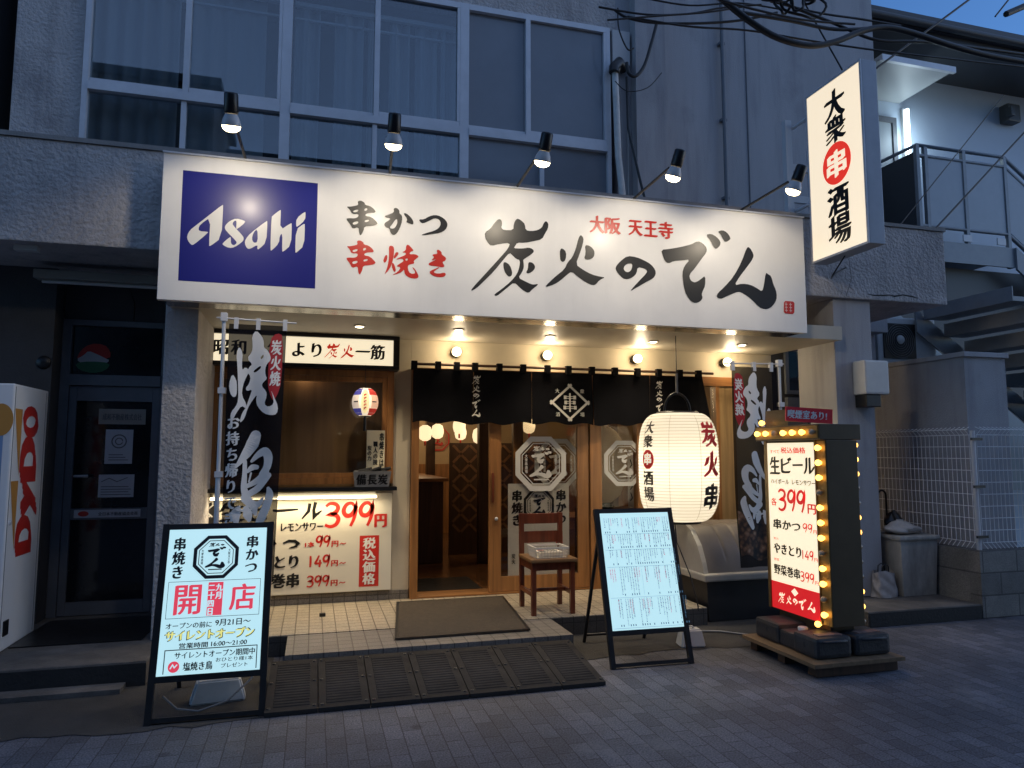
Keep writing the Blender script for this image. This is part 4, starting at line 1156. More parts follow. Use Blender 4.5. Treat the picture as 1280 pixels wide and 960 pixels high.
# ------------------------------------------------------------------ take-out window dressing
sl = thing('small_lantern', 'little round paper lantern in red white and blue hanging before the take-out window', 'lantern', (.44, 6.55, 1.82))
Cl = Vector((.44, 6.55, 1.95))
prof = [(.05, -.125), (.085, -.10), (.11, -.05), (.118, 0), (.11, .05), (.085, .10), (.05, .125)]
LM = mat('striped_lantern_paper', (.72, .66, .55), .7, em=(1, .82, .58), es=.7)
MB().lathe(prof, Cl, 32).build('shade', LM, sl)
def band(z0, z1, a0, a1, ex=.002):
    pts = [p for p in prof]
    def rad(z):
        for (r1, q1), (r2, q2) in zip(pts, pts[1:]):
            if q1 <= z <= q2:
                return r1 + (r2 - r1) * (z - q1) / (q2 - q1)
        return .05
    return MB().lathe([(rad(z0 + (z1 - z0) * i / 5) + ex, z0 + (z1 - z0) * i / 5) for i in range(6)], Cl, 16, None, a0, a1)
face = math.atan2(-6.55, -.44)
b1 = band(.06, .12, face + .35, face + 1.8); b1.v += []; b1.build('red_panel', mat('lantern_red', (.5, .03, .03), .6, em=(.7, .05, .03), es=.3), sl)
band(-.12, -.06, face + .35, face + 1.8).build('red_panel', MATS['lantern_red'], sl)
band(.06, .12, face - 1.8, face - .35).build('blue_panel', mat('lantern_blue', (.05, .05, .3), .6, em=(.10, .10, .5), es=.3), sl)
band(-.12, -.06, face - 1.8, face - .35).build('blue_panel', MATS['lantern_blue'], sl)
band(-.058, .058, face + .5, face + 1.75, .0015).build('pink_panel', mat('lantern_pink', (.6, .36, .26), .6, em=(1, .58, .36), es=.5), sl)
band(-.058, .058, face - 1.75, face - .5, .0015).build('grey_panel', mat('lantern_grey', (.5, .45, .42), .6, em=(.9, .72, .58), es=.45), sl)
for s_ in (-1, 1):
    band(-.006, .004, face + s_ * .75 - .22, face + s_ * .75 + .22, .004).build('mark', INK, sl)
fw = Vector((math.cos(face), math.sin(face), 0)); rt = Vector((-fw.y, fw.x, 0))
Sl = lambda u, v, d=0: Cl + rt * (u) + Vector((0, 0, v)) + fw * (.119 - 4 * u * u - 1.1 * v * v + d)
m = MB(); m.poly([[(.035 * math.cos(a * math.pi / 12), .105 * math.sin(a * math.pi / 12)) for a in range(24)]], Sl, .003, 0)
m.build('name_panel', mat('lantern_cream', (.7, .6, .35), .6, em=(1, .80, .42), es=.5), sl)
m = MB(); m.k = 3
for k in range(5):
    v = .062 - k * .03
    m.line(Sl, [(-.013, v), (.012, v + .003)], .006, .004).line(Sl, [(.008, v + .008), (-.002, v - .004), (-.012, v - .012)], .006, .004)
m.build('lettering', RED, sl)
MB().lathe([(.0, .13), (.045, .13), (.05, .118)], Cl, 16).lathe([(.05, -.118), (.045, -.13), (.0, -.13)], Cl, 16).build('cap', BLACK, sl)
MB().tube([Cl + Vector((0, 0, -.13)), Cl + Vector((0, 0, -.26))], .012, r2=.016).build('tassel', BLACK, sl)
MB().tube([Cl + Vector((0, 0, .13)), Cl + Vector((0, .04, .36))], .003, 5).build('cord', BLACK, sl)

nt = thing('paper_notice', 'cream paper notice with brush writing on the take-out window', 'notice', (.555, 6.69, 1.32))
MB().box(.47, .635, 6.69, 6.694, 1.32, 1.70).build('sheet', mat('cream_paper', (.84, .75, .52), .7), nt)
m = MB(); S = plane((0, 6.69, 0))
m.vtext('串焼きは', S, .585, 1.36, .628, 1.68, .04)
m.vtext('職人の技', S, .53, 1.38, .572, 1.60, .04)
m.vtext('炭の力', S, .477, 1.42, .517, 1.56, .04)
m.build('lettering', INK, nt)

cb = thing('charcoal_box', 'small grey open wooden box lettered in black on the window sill', 'box', (.52, 6.62, 1.185))
f = MB()
GREYW = wood('grey_wood', (.36, .36, .35), .6, .7, axis='X')
M = None
S = lambda u, v, d=0: Vector((u, 6.565 - .03 * (v - 1.187) / .14 - d, v))
f.prism([(.365, 1.187), (.665, 1.187), (.685, 1.327), (.345, 1.327)], S, 0, -.015)
f.box(.365, .38, 6.58, 6.70, 1.187, 1.32).box(.65, .665, 6.58, 6.70, 1.187, 1.32).box(.365, .665, 6.70, 6.712, 1.187, 1.33).box(.381, .649, 6.58, 6.699, 1.187, 1.195)
f.build('crate', GREYW, cb)
m = MB()
for i, ch in enumerate('備長炭'):
    m.em(ch, S, .375 + i * .095, 1.203, .09, .10, .05)
m.build('lettering', INK, cb)
CHAR = mat('charcoal', (.02, .02, .022), .7, var=.4, vscale=30, bump=.5, bscale=80)
random.seed(3)
for i in range(6):
    a = random.uniform(-.4, .4)
    x, y, z = .42 + i * .038, 6.62 + .012 * (i % 3), 1.315 + .022 * (i % 2)
    d = Vector((math.cos(a), math.sin(a) * .4, random.uniform(-.05, .35))).normalized() * random.uniform(.06, .085)
    t = MB().tube([Vector((x, y, z)) - d, Vector((x, y, z)), Vector((x, y, z)) + d], .016, 7)
    single(t, 'charcoal_stick', CHAR, 'black charcoal stick heaped in the small grey box', 'charcoal', 'charcoal sticks in the grey box')

# ------------------------------------------------------------------ menu board under the window, tube lamp, black board
mb_ = thing('price_board', 'large cream price board on the wall under the take-out window', 'sign', (-.05, 6.72, .24))
MB().box(-.80, .71, 6.70, 6.748, .248, 1.125).build('panel', mat('cream_board', (.70, .66, .56), .35, var=.03, vscale=2, coat=.15), mb_)
S = plane((0, 6.70, 0))
m = MB()
m.text('生', S, -.77, .90, -.58, 1.06, .06).text('ビ', S, -.53, .90, -.37, 1.06, .06)
m.line(S, [(-.335, .985), (-.30, .98), (-.20, .985), (-.12, .99)], [.018, .026, .022, .012])
m.line(S, [(-.02, 1.04), (-.03, .97), (-.085, .905)], [.030, .026, .012])
m.line(S, [(.03, 1.05), (.015, .98), (.02, .92), (.085, .975)], [.030, .026, .030, .010])
m.text('ハイボール', S, -.74, .80, -.36, .87, .045)
m.text('レモンサワー', S, -.26, .80, .10, .87, .045)
m.text('串か', S, -.56, .64, -.30, .75, .06)
m.line(S, [(-.24, .695), (-.19, .715), (-.14, .712), (-.112, .69), (-.13, .665), (-.19, .65)], [.012, .022, .024, .028, .020, .006])
m.text('やき', S, -.56, .47, -.36, .58, .06)
m.text('とり', S, -.30, .48, -.11, .585, .06)
m.text('野菜', S, -.60, .31, -.36, .43, .055).text('巻串', S, -.325, .31, -.10, .43, .055)
m.build('black_lettering', INK, mb_)


def digit(m, c, S, u, v, w, h, k=.17):
    P = {'3': [[(.08, .86), (.35, .98), (.72, .93), (.82, .76), (.62, .58), (.40, .53), (.70, .50), (.86, .32), (.70, .10), (.36, .02), (.04, .10)]],
         '9': [[(.84, .80), (.62, .98), (.30, .92), (.12, .70), (.22, .50), (.50, .46), (.76, .62), (.88, .86), (.86, .60), (.74, .28), (.56, .02)]],
         '1': [[(.44, .96), (.46, .50), (.42, .02)]], '4': [[(.56, .98), (.30, .62), (.06, .34), (.46, .32), (.94, .36)], [(.70, .62), (.68, .30), (.62, .0)]]}[c]
    for st in P:
        n = len(st)
        w_ = [k * h * (.55 + .55 * math.sin(math.pi * (i + .6) / (n + .2))) for i in range(n)]
        # smooth the stroke
        q, qw = [], []
        for i in range(n - 1):
            p0, p1, p2, p3 = st[max(i - 1, 0)], st[i], st[i + 1], st[min(i + 2, n - 1)]
            for j in range(4):
                t = j / 4
                f = lambda a, b_, c_, d_: .5 * (2 * b_ + (c_ - a) * t + (2 * a - 5 * b_ + 4 * c_ - d_) * t * t + (3 * b_ - a - 3 * c_ + d_) * t ** 3)
                q.append((u + w * f(p0[0], p1[0], p2[0], p3[0]), v + h * f(p0[1], p1[1], p2[1], p3[1])))
                qw.append(w_[i] + (w_[i + 1] - w_[i]) * t)
        q.append((u + w * st[-1][0], v + h * st[-1][1])); qw.append(w_[-1])
        m.line(S, q, qw)


def number(m, s, S, u0, v0, u1, v1, k=.17):
    w = (u1 - u0) / len(s)
    for i, c in enumerate(s):
        digit(m, c, S, u0 + i * w, v0, w * .95, v1 - v0, k)


m = MB()
number(m, '399', S, .11, .825, .56, 1.04)
number(m, '99', S, .04, .65, .17, .75)
number(m, '149', S, -.03, .475, .17, .58)
number(m, '399', S, -.03, .305, .17, .40)
m.text('円', S, .56, .815, .66, .93, .06)
m.text('1本', S, -.05, .652, .025, .70, .05)
for v in (.65, .478, .305):
    m.text('円', S, .18, v, .235, v + .052, .05)
    m.line(S, [(.25, v + .02), (.265, v + .03), (.285, v + .022), (.305, v + .03)], .008)
m.build('red_lettering', RED, mb_)
MB().rect(S, .425, .285, .60, .74).build('red_label', RED, mb_)
m = MB(); m.k = 3
m.vtext('税込価格', S, .455, .30, .57, .725, .045)
m.build('white_lettering', MATS['white_letter'], mb_)
bk = thing('chalk_board', 'narrow black board with white brush letters left of the price board', 'sign', (-.87, 6.72, .25))
MB().box(-.925, -.815, 6.70, 6.748, .25, 1.10).build('panel', BLACK, bk)
S = plane((0, 6.70, 0))
m = MB()
m.line(S, [(-.905, .86), (-.895, .98), (-.87, 1.06), (-.835, 1.075), (-.83, 1.04), (-.885, .99), (-.83, .94)], .012)
m.disc(S, -.855, .945, .008).disc(S, -.845, .86, .018, .015)
m.build('lettering', MATS['white_letter'], bk)
tl = thing('tube_lamp', 'lit fluorescent tube lamp under the window sill above the price board', 'lamp', (-.1, 6.6, 1.12))
MB().box(-.82, .55, 6.60, 6.63, 1.115, 1.14).build('batten', WHITEP, tl)
MB().tube([(-.84, 6.585, 1.10), (.56, 6.585, 1.10)], .013, 10).build('tube', mat('tube_glow', (.9, .85, .7), .3, em=(1, .80, .48), es=5), tl)
MB().box(.40, .50, 6.632, 6.70, 1.118, 1.137).box(-.70, -.60, 6.632, 6.70, 1.118, 1.137).build('bracket', WHITEP, tl)
lamp('tube_light', 'AREA', (-.1, 6.565, 1.095), 9, (1, .80, .50), tl, shape='RECTANGLE', size=1.35, size_y=.03, aim=(-.1, 6.72, .5))

# ------------------------------------------------------------------ entrance curtain
NAVY = mat('black_cotton', (.006, .006, .008), .95, var=.25, vscale=20, spec=.08)
nr = thing('shop_curtain', 'long black cotton entrance curtain with white crest hanging over the sliding doors', 'curtain', (2.45, 6.62, 1.77))
def nfn(u, v):
    x = .88 + u * 3.14
    curl = max(0, (u - .955) / .045)
    lift = .07 * curl * (1 - v)
    z = 1.775 + v * .51 + .012 * math.sin(u * 61) * (1 - v) + lift + .018 * (1 - u) * 0
    y = 6.625 + .008 * math.sin(u * 52) * (1 - v * .6) + .03 * math.sin(u * 9) * (1 - v) - .02
    return (x - .10 * curl * v, y, z)
cuts = [0, .185, .37, .572, .775, 1]
for i in range(5):
    u0, u1 = cuts[i] + (.0004 if i else 0), cuts[i + 1] - .0004
    ph = i * 1.7
    def pf(u, v, u0=u0, u1=u1, ph=ph):
        x, y, z = nfn(u0 + (u1 - u0) * u, v)
        w = 1 - v
        return (x, y + .010 + .006 * w * math.sin(ph + 5 * u), z + .006 * w * math.sin(ph * 2 + 4 * u))
    MB().grid(pf, 44, 10).build('cloth', NAVY, nr)
for x in (.89, 1.115, 1.295, 1.475, 1.715, 1.955, 2.205, 2.425, 2.675, 2.925, 3.175, 3.415, 3.655, 3.875):
    MB().box(x - .026, x + .026, 6.588, 6.646, 2.27, 2.352).build('loop', NAVY, nr)
MB().tube([(.86, 6.617, 2.325), (4.05, 6.617, 2.325)], .013).build('rod', WOODD, nr)
S = plane((0, 6.566, 0))
m = MB(); CX, CZ, a = 2.42, 1.985, .185
for (p, q) in (((-1, 0), (0, 1)), ((0, 1), (1, 0)), ((1, 0), (0, -1)), ((0, -1), (-1, 0))):
    ex = .10
    P = (CX + a * (p[0] - (q[0] - p[0]) * ex), CZ + a * .88 * (p[1] - (q[1] - p[1]) * ex))
    Q = (CX + a * (q[0] + (q[0] - p[0]) * ex), CZ + a * .88 * (q[1] + (q[1] - p[1]) * ex))
    m.line(S, [P, Q], .022)
m.line(S, [(CX, CZ - .092), (CX, CZ + .092)], .016)
for (dz, hw) in ((.05, .05), (.0, .045), (-.05, .055)):
    for s_ in (-1, 1):
        m.rect(S, CX + s_ * hw - .014, CZ + dz - .018, CX + s_ * hw + .014, CZ + dz + .018)
    m.line(S, [(CX - hw, CZ + dz + .009), (CX + hw, CZ + dz + .009)], .006)
    m.line(S, [(CX - hw, CZ + dz - .009), (CX + hw, CZ + dz - .009)], .006)
for ch, u, v in (('大', -.155, .09), ('衆', .105, .09), ('酒', -.15, -.14), ('場', .105, -.14)):
    m.em(ch, S, CX + u, CZ + v, .046, .046, .02)
WC = mat('white_dye', (.62, .60, .55), .9)
m.build('crest', WC, nr)
for cx in (1.475, 3.39):
    m = MB()
    zz = 2.225
    for key, h, w in (('sumi', .085, .085), ('hi', .07, .085), ('no', .05, .06), ('de', .085, .08), ('nn', .075, .085)):
        norm_traced(m, [key], S, cx - w / 2, zz - h, cx + w / 2, zz)
        zz -= h + .008
    m.build('brush_lettering', WC, nr)

# ------------------------------------------------------------------ big paper lantern
LX, LY, LZ0, LZ1 = 3.20, 5.85, .885, 1.85
RM = .355
lt = thing('paper_lantern', 'big white ribbed paper lantern glowing in front of the entrance', 'lantern', (LX, LY, LZ0))
def lr(z):
    t = (z - LZ0) / (LZ1 - LZ0) * 2 - 1
    return .19 + (RM - .19) * max(0, 1 - abs(t) ** 3.6) ** .5
prof = []
N = 200
for i in range(N + 1):
    z = LZ0 + (LZ1 - LZ0) * (.5 - .5 * math.cos(math.pi * i / N)) if False else LZ0 + (LZ1 - LZ0) * i / N
    prof.append((lr(z) + .0022 * abs(math.sin(math.pi * (z - LZ0) / .0275)), z - LZ0))
LP = shade_mat('lantern_paper', (.84, .82, .76), .62)
MB().lathe(prof, (LX, LY, LZ0), 64).build('shade', LP, lt)
hoops = MB()
zz = LZ0 + .0275
while zz < LZ1 - .01:
    hoops.lathe([(lr(zz) + .0008, -.0014), (lr(zz) + .0030, 0), (lr(zz) + .0008, .0014)], (LX, LY, zz), 64)
    zz += .0275
hoops.build('hoops', mat('hoop_wire', (.42, .36, .26), .7), lt)
fa = math.atan2(-LY, -LX)
seam = MB()
for k in range(8):
    a = fa + .20 + k * math.pi / 4 - .42
    seam.tube([(LX + (lr(z) + .002) * math.cos(a), LY + (lr(z) + .002) * math.sin(a), z) for z in [LZ0 + (LZ1 - LZ0) * i / 30 for i in range(31)]], .0016, 5)
seam.build('seams', MATS['hoop_wire'], lt)
MB().lathe([(.0, .015), (.185, .015), (.195, 0), (.19, -.012)], (LX, LY, LZ1), 40).build('rim', BLACK, lt)
MB().lathe([(.16, .012), (.192, .010), (.195, 0), (.185, -.02), (.16, -.02)], (LX, LY, LZ0), 40).build('rim', BLACK, lt)
hand = []
for i in range(15):
    a = math.pi * i / 14
    hand.append((LX + .13 * math.cos(a), LY, LZ1 + .015 + .17 * math.sin(a)))
MB().tube(hand, .012).build('hanger', BLACK, lt)
MB().tube([(LX, LY, LZ1 + .18), (LX, LY, 2.22)], .012).build('hook', mat('grey_rope', (.3, .28, .26), .8), lt)
MB().tube([(LX, LY, 2.20), (LX, LY, 2.60)], .004, 6).build('cord', BLACK, lt)
MB().ball((LX, LY, 1.42), .05, 14).build('bulb', mat('lantern_bulb', (.9, .8, .6), .3, em=(1, .8, .5), es=30), lt)
lamp('lantern_light', 'POINT', (LX, LY, 1.36), 10, (1, .90, .72), lt, shadow_soft_size=.10)


def lsurf(a0):
    return lambda u, v, d=0.: Vector((LX + (lr(v) + d) * math.cos(a0 + u / RM), LY + (lr(v) + d) * math.sin(a0 + u / RM), v))


SL = lsurf(fa - R(47))
m = MB(); m.sub = .04
for i, ch in enumerate('大衆'):
    m.em(ch, SL, -.06, 1.66 - .125 * i, .12, .12, .05, .007)
for i, ch in enumerate('酒場'):
    m.em(ch, SL, -.065, 1.205 - .14 * i, .13, .135, .05, .007)
SR = lsurf(fa + R(52))
m.em('串', SR, -.105, 1.0, .21, .235, .06, .007)
m.build('black_lettering', INK, lt)
m = MB(); m.sub = .04
m.disc(SL, 0, 1.435, .072, .085, .007)
m.em('炭', SR, -.105, 1.54, .21, .235, .06, .007)
m.em('火', SR, -.10, 1.28, .20, .235, .07, .007)
m.build('red_lettering', mat('lantern_red_ink', (.70, .03, .03), .7), lt)
m = MB(); m.k = 6; m.sub = .04
m.em('串', SL, -.05, 1.385, .10, .11, .06, .009)
m.build('white_lettering', mat('lantern_white_ink', (.85, .82, .75), .7, em=(1, .85, .6), es=.5), lt)

# ------------------------------------------------------------------ banners
CLOTHB = mat('banner_cloth', (.007, .007, .010), .9, spec=.1, var=.2, vscale=6, trans=.10)
CLOTHW = mat('banner_white', (.88, .86, .82), .8, trans=.04)
CLOTHR = mat('banner_red', (.45, .02, .03), .8, trans=.05)
POLE = mat('pole_plastic', (.66, .67, .69), .35)


def banner(x0, x1, y, ztop, zbot, mirror, label, sway, food, ph):
    w = x1 - x0
    t = thing('banner', label, 'banner', ((x0 if not mirror else x1), y, 0), None)
    px = x0 - .035 if not mirror else x1 + .035
    sg_ = -1 if mirror else 1

    def S(u, v, d=0.):          # u 0..w measured from the pole side, v height
        uu = u if not mirror else w - u
        k = (ztop - v) / (ztop - zbot)
        return Vector((x0 + uu + sg_ * sway * k * (u / w), y + .018 * math.sin(ph + 7 * u / w * 1.3 + 1.8 * v) * min(1, k * 3 + .15)
                       + .012 * math.sin(5 * v + ph) * k - (d if not mirror else d), v))
    MB().grid(lambda a, c: S(a * w, zbot + c * (ztop - zbot)), 40, 120).build('cloth', CLOTHB, t)
    # main characters: the traced outlines live in the frame of the left banner
    m = MB()
    m.sub = .03
    fx = lambda x: (x + .625) / .42 * w
    if mirror:
        fx = lambda x: w * .04 + (x + .655) / .45 * w * .96
    fz = lambda z: ztop + (z - 2.40) * 1.0
    for g in TR['flag_yaki']:
        m.poly([[(fx(u), fz(v)) for u, v in r] for r in g], S, .004, 1)
    for pts, ws in TORI:
        stroke(m, S, [(fx(u), fz(v)) for u, v in pts], ws, .004)
    if not mirror:
        for i, ch in enumerate('お持ち帰りでき'):
            m.em(ch, S, .010, fz(1.665 - i * .108), .088, .10, .05, .003)
    m.build('white_lettering', CLOTHW, t)
    m = MB()
    m.sub = .03
    u0, u1 = fx(-.325), fx(-.225)
    m.poly([[(u0, fz(2.30)), ((u0 + u1) / 2, fz(2.35)), (u1, fz(2.33)), (u1, fz(2.0)), (u1 - .015, fz(1.93)), ((u0 + u1) / 2, fz(1.86)),
             (u0 + .012, fz(1.93)), (u0, fz(2.0))]], S, .003, 1)
    m.build('red_badge', CLOTHR, t)
    m = MB(); m.k = 4; m.sub = .03
    m.vtext('炭火焼', S, u0 + .012, fz(1.97), u1 - .008, fz(2.30), .05, .003)
    m.build('badge_lettering', CLOTHW, t)
    # cord, pole, arm and clips
    MB().tube([(px, y + .01, .15 if not mirror else .02), (px, y + .01, ztop + .055)], .013, 10).build('pole', POLE, t)
    MB().tube([(px, y + .01, .16 if not mirror else .03), (px, y + .01, 1.35)], .0165, 10).build('lower_pole', POLE, t)
    MB().tube([(px - sg_ * .05, y + .01, ztop + .04), (px + sg_ * (w + .10), y + .01, ztop + .025)], .006, 8).build('arm', POLE, t)
    MB().box(px - .022, px + .022, y - .012, y + .032, ztop + .015, ztop + .075, bev=.004).build('joint', POLE, t)
    for f_ in (.12, .5, .97):
        xx = (x0 + f_ * w) if not mirror else (x1 - f_ * w)
        MB().box(xx - .014, xx + .014, y - .010, y + .022, ztop - .035, ztop + .045).build('clip', POLE, t)
    for zz in (1.92, 1.35):
        MB().box(px - .022, px + .03, y - .010, y + .03, zz - .02, zz + .02).build('clip', POLE, t)
    return t


banner(-.585, -.205, 5.20, 2.385, .62, False, 'black banner with white brush characters on a grey pole before the take-out window', -.035, False, .6)
rb = banner(3.50, 3.955, 5.42, 2.245, .52, True, 'black banner seen from the back, beside the entrance behind the bulb lined sign', -.02, True, 2.2)
# picture of grilled meat printed along the foot of the right banner
FD = bpy.data.materials.new('printed_food'); FD.use_nodes = True
nt_ = FD.node_tree; b_ = nt_.nodes['Principled BSDF']; b_.inputs['Roughness'].default_value = .8
v_ = nt_.nodes.new('ShaderNodeTexVoronoi'); v_.inputs['Scale'].default_value = 22
n_ = nt_.nodes.new('ShaderNodeTexNoise'); n_.inputs['Scale'].default_value = 9; n_.inputs['Detail'].default_value = 6
r_ = nt_.nodes.new('ShaderNodeValToRGB')
for p_, c_ in ((.30, (.008, .008, .01)), (.46, (.06, .035, .025)), (.58, (.22, .11, .06)), (.75, (.42, .28, .19))):
    e_ = r_.color_ramp.elements.new(p_); e_.color = (*c_, 1)
r_.color_ramp.elements.remove(r_.color_ramp.elements[0]); r_.color_ramp.elements.remove(r_.color_ramp.elements[-1])
ad_ = nt_.nodes.new('ShaderNodeMath'); ad_.operation = 'MULTIPLY_ADD'; ad_.inputs[1].default_value = -.35
tc_ = nt_.nodes.new('ShaderNodeTexCoord')
nt_.links.new(tc_.outputs['Object'], v_.inputs['Vector']); nt_.links.new(tc_.outputs['Object'], n_.inputs['Vector'])
nt_.links.new(v_.outputs['Distance'], ad_.inputs[0]); nt_.links.new(n_.outputs['Fac'], ad_.inputs[2])
ad2_ = nt_.nodes.new('ShaderNodeMath'); ad2_.operation = 'ADD'; ad2_.inputs[1].default_value = .14
nt_.links.new(ad_.outputs[0], ad2_.inputs[0]); nt_.links.new(ad2_.outputs[0], r_.inputs[0]); nt_.links.new(r_.outputs[0], b_.inputs['Base Color'])
def SF(u, v, d=0.):
    k = (2.245 - v) / 1.725
    uu = .455 - u
    return Vector((3.50 + uu + .02 * k * (u / .455), 5.42 + .018 * math.sin(2.2 + 7 * u / .455 * 1.3 + 1.8 * v) * min(1, k * 3 + .15) + .012 * math.sin(5 * v + 2.2) * k - d, v))
m = MB()
edge = [(.455 * .06, .66), (.455 * .15, .60), (.455 * .55, .57), (.455 * .95, .62), (.452, .85), (.44, .98), (.36, .93), (.30, 1.0), (.18, .97), (.10, 1.0), (.02, .95)]
def fg(a, c):
    u = .01 + a * .435
    zb = .60 + .03 * math.sin(9 * a); zt = .97 + .03 * math.sin(13 * a + 1)
    return SF(u, zb + c * (zt - zb), .004)
m.grid(fg, 24, 14)
m.build('food_picture', FD, rb)

# ------------------------------------------------------------------ projecting sign (its lettered face looks left)
px_ = thing('projecting_sign', 'tall lit sign box with a red disc projecting from the building above the canopy', 'sign', (4.55, 5.3, 3.26))
X0 = 4.47
MB().box(X0 + .004, X0 + .16, 4.815, 5.53, 3.255, 4.885, bev=.006).build('box', mat('sign_case', (.36, .38, .42), .4, metal=.2, var=.1), px_)
FACE = mat('lit_face', (.7, .66, .58), .35, em=(1, .83, .58), es=.80)
MB().box(X0 - .004, X0 + .003, 4.835, 5.51, 3.275, 4.865).build('face', FACE, px_)
f = MB()
f.box(X0 - .010, X0 + .003, 4.815, 4.834, 3.255, 4.885).box(X0 - .010, X0 + .003, 5.511, 5.53, 3.255, 4.885)
f.box(X0 - .010, X0 + .003, 4.8341, 5.5109, 3.255, 3.274).box(X0 - .010, X0 + .003, 4.8341, 5.5109, 4.866, 4.885)
f.build('frame', ALU, px_)
S = plane((X0 - .004, 0, 0), (0, -1, 0))
m = MB()
for ch, (a, b_, c, d_) in (('大', (5.274, 5.031, 4.504, 4.775)), ('衆', (5.269, 5.032, 4.285, 4.53)), ('酒', (5.281, 5.03, 3.615, 3.875)), ('場', (5.281, 5.02, 3.35, 3.61))):
    m.text(ch, S, -a, c, -b_, d_, .05)
m.build('black_lettering', INK, px_)
m = MB(); m.disc(S, -5.155, 4.087, .178, .192)
m.build('red_disc', mat('lit_red_disc', (.55, .03, .02), .4, em=(.80, .035, .02), es=.75), px_)
m = MB(); m.k = 3
m.text('串', S, -5.27, 3.965, -5.045, 4.205, .05)
m.build('white_lettering', FACE, px_)
br = MB()
for z in (4.72, 3.87):
    br.tube([(X0 + .06, 5.53, z), (X0 + .06, 5.82, z)], .018)
br.tube([(X0 + .16, 4.9, 4.80), (X0 + .6, 5.9, 4.55), (X0 + 1.0, 6.74, 4.4)], .005, 6)
br.build('bracket', ALU, px_)
f = MB()
f.box(4.42, 4.49, 5.78, 5.84, 3.80, 4.78).box(4.491, 4.70, 5.79, 5.83, 4.27, 4.34).box(4.491, 4.70, 5.79, 5.83, 3.95, 4.02).box(4.70, 4.76, 5.78, 5.84, 3.80, 4.5)
f.build('support_frame', mat('white_steel', (.58, .60, .63), .5), px_)
MB().tube([(4.55, 5.2, 3.255), (4.62, 5.45, 3.14), (4.75, 5.62, 3.16), (4.86, 5.68, 3.24), (4.98, 5.685, 3.30)], .007, 6).build('supply_cord', BLACK, px_)

# ------------------------------------------------------------------ sign stands lit from inside
LED = mat('led_face', (.3, .35, .38), .3, em=(.46, .74, .82), es=.90)


def sign_stand(name, label, bx, by, yaw, w, h, lean):
    """A-frame; local frame: X along the face, Z up the face, origin at the middle of the front foot line"""
    t = thing(name, label, 'sign stand', (bx, by, .004))
    Rz = Matrix.Translation((bx, by, .004)) @ Matrix.Rotation(yaw, 4, 'Z')
    Mf = Rz @ Matrix.Rotation(-lean, 4, 'X')
    fr = MB()
    fr.box(-w / 2, -w / 2 + .035, 0, .03, .0, h, M=Mf).box(w / 2 - .035, w / 2, 0, .03, .0, h, M=Mf)
    fr.box(-w / 2 + .035, w / 2 - .035, .001, .029, h - .03, h - .001, M=Mf).box(-w / 2 + .035, w / 2 - .035, .001, .029, .215, .245, M=Mf)
    fr.box(-w / 2 + .035, w / 2 - .035, .001, .029, .01, .035, M=Mf)
    fr.build('front_frame', BLACK, t)
    top = Mf @ Vector((0, .03, h - .02))
    dpt = (Rz.inverted() @ top).y * 2 + .06
    rr = MB()
    for sx in (-1, 1):
        a = Mf @ Vector((sx * (w / 2 - .06), .032, h - .06))
        c = Rz @ Vector((sx * (w / 2 - .06), dpt, .0))
        rr.tube([a, c], .014, 6)
    rr.tube([Rz @ Vector((-w / 2 + .06, dpt - .02, .06)), Rz @ Vector((w / 2 - .06, dpt - .02, .06))], .011, 6)
    rr.build('rear_leg', BLACK, t)
    MB().box(-w / 2 + .0352, w / 2 - .0352, .003, .045, .2455, h - .0305, M=Mf).build('case', BLACK, t)
    MB().box(-w / 2 + .04, w / 2 - .04, -.003, .002, .25, h - .035, M=Mf).build('face', LED, t)
    o = Mf @ Vector((0, -.003, 0))
    U = (Mf.to_3x3() @ Vector((1, 0, 0)))
    V = (Mf.to_3x3() @ Vector((0, 0, 1)))
    return t, plane(o, U, V), Mf, Rz, dpt


t1, S, Mf, Rz, dp = sign_stand('sign_stand', 'lit black framed stand announcing the opening under an octagon crest', -.545, 4.43, R(-1), .63, 1.10, R(14.5))
m = MB()
x0, x1, z0, z1 = -.275, .275, .25, 1.065
W_, H_ = .55, .815
def P(u, v): return (x0 + u * W_, z0 + v * H_)
def tx(m, t, u0, v0, u1, v1, nib=.05):
    a, b_ = P(u0, v0), P(u1, v1)
    m.text(t, S, a[0], a[1], b_[0], b_[1], nib)
def vt(m, t, u0, v0, u1, v1, nib=.05):
    a, b_ = P(u0, v0), P(u1, v1)
    m.vtext(t, S, a[0], a[1], b_[0], b_[1], nib)
vt(m, '串焼き', .05, .645, .18, .945, .05)
vt(m, '串かつ', .79, .665, .925, .945, .05)
c0 = P(.49, .795)
crest(m, S, c0[0], c0[1], .125, .125, .16)
tx(m, 'オープンの前に', .055, .305, .50, .345, .03)
tx(m, '9月21日～', .535, .310, .885, .355, .03)
tx(m, '営業時間', .20, .172, .475, .208, .035)
tx(m, '16:00～21:00', .51, .176, .86, .206, .03)
tx(m, 'サイレントオープン期間中', .165, .105, .945, .150, .03)
tx(m, '塩焼き鳥', .255, .025, .535, .080, .04)
tx(m, 'おひとり様1本', .565, .070, .93, .098, .02)
tx(m, 'プレゼント', .62, .030, .88, .058, .02)
a, b_, c, d_ = P(.07, .012), P(.07, .165), P(.965, .165), P(.965, .012)
m.line(S, [a, b_, c, d_], .005)
fr_ = [P(.045, .375), P(.045, .625), P(.965, .625), P(.965, .375)]
m.line(S, fr_, .0025, closed=True)
m.build('black_lettering', mat('print_ink', (.02, .022, .03), .5), t1)
m = MB()
tx(m, '開', .115, .40, .365, .60, .025)
tx(m, '店', .66, .415, .91, .595, .025)
a, b_ = P(.435, .385), P(.585, .615)
m.rect(S, a[0], a[1], b_[0], b_[1])
c1 = P(.16, .055); m.disc(S, c1[0], c1[1], .030, .030)
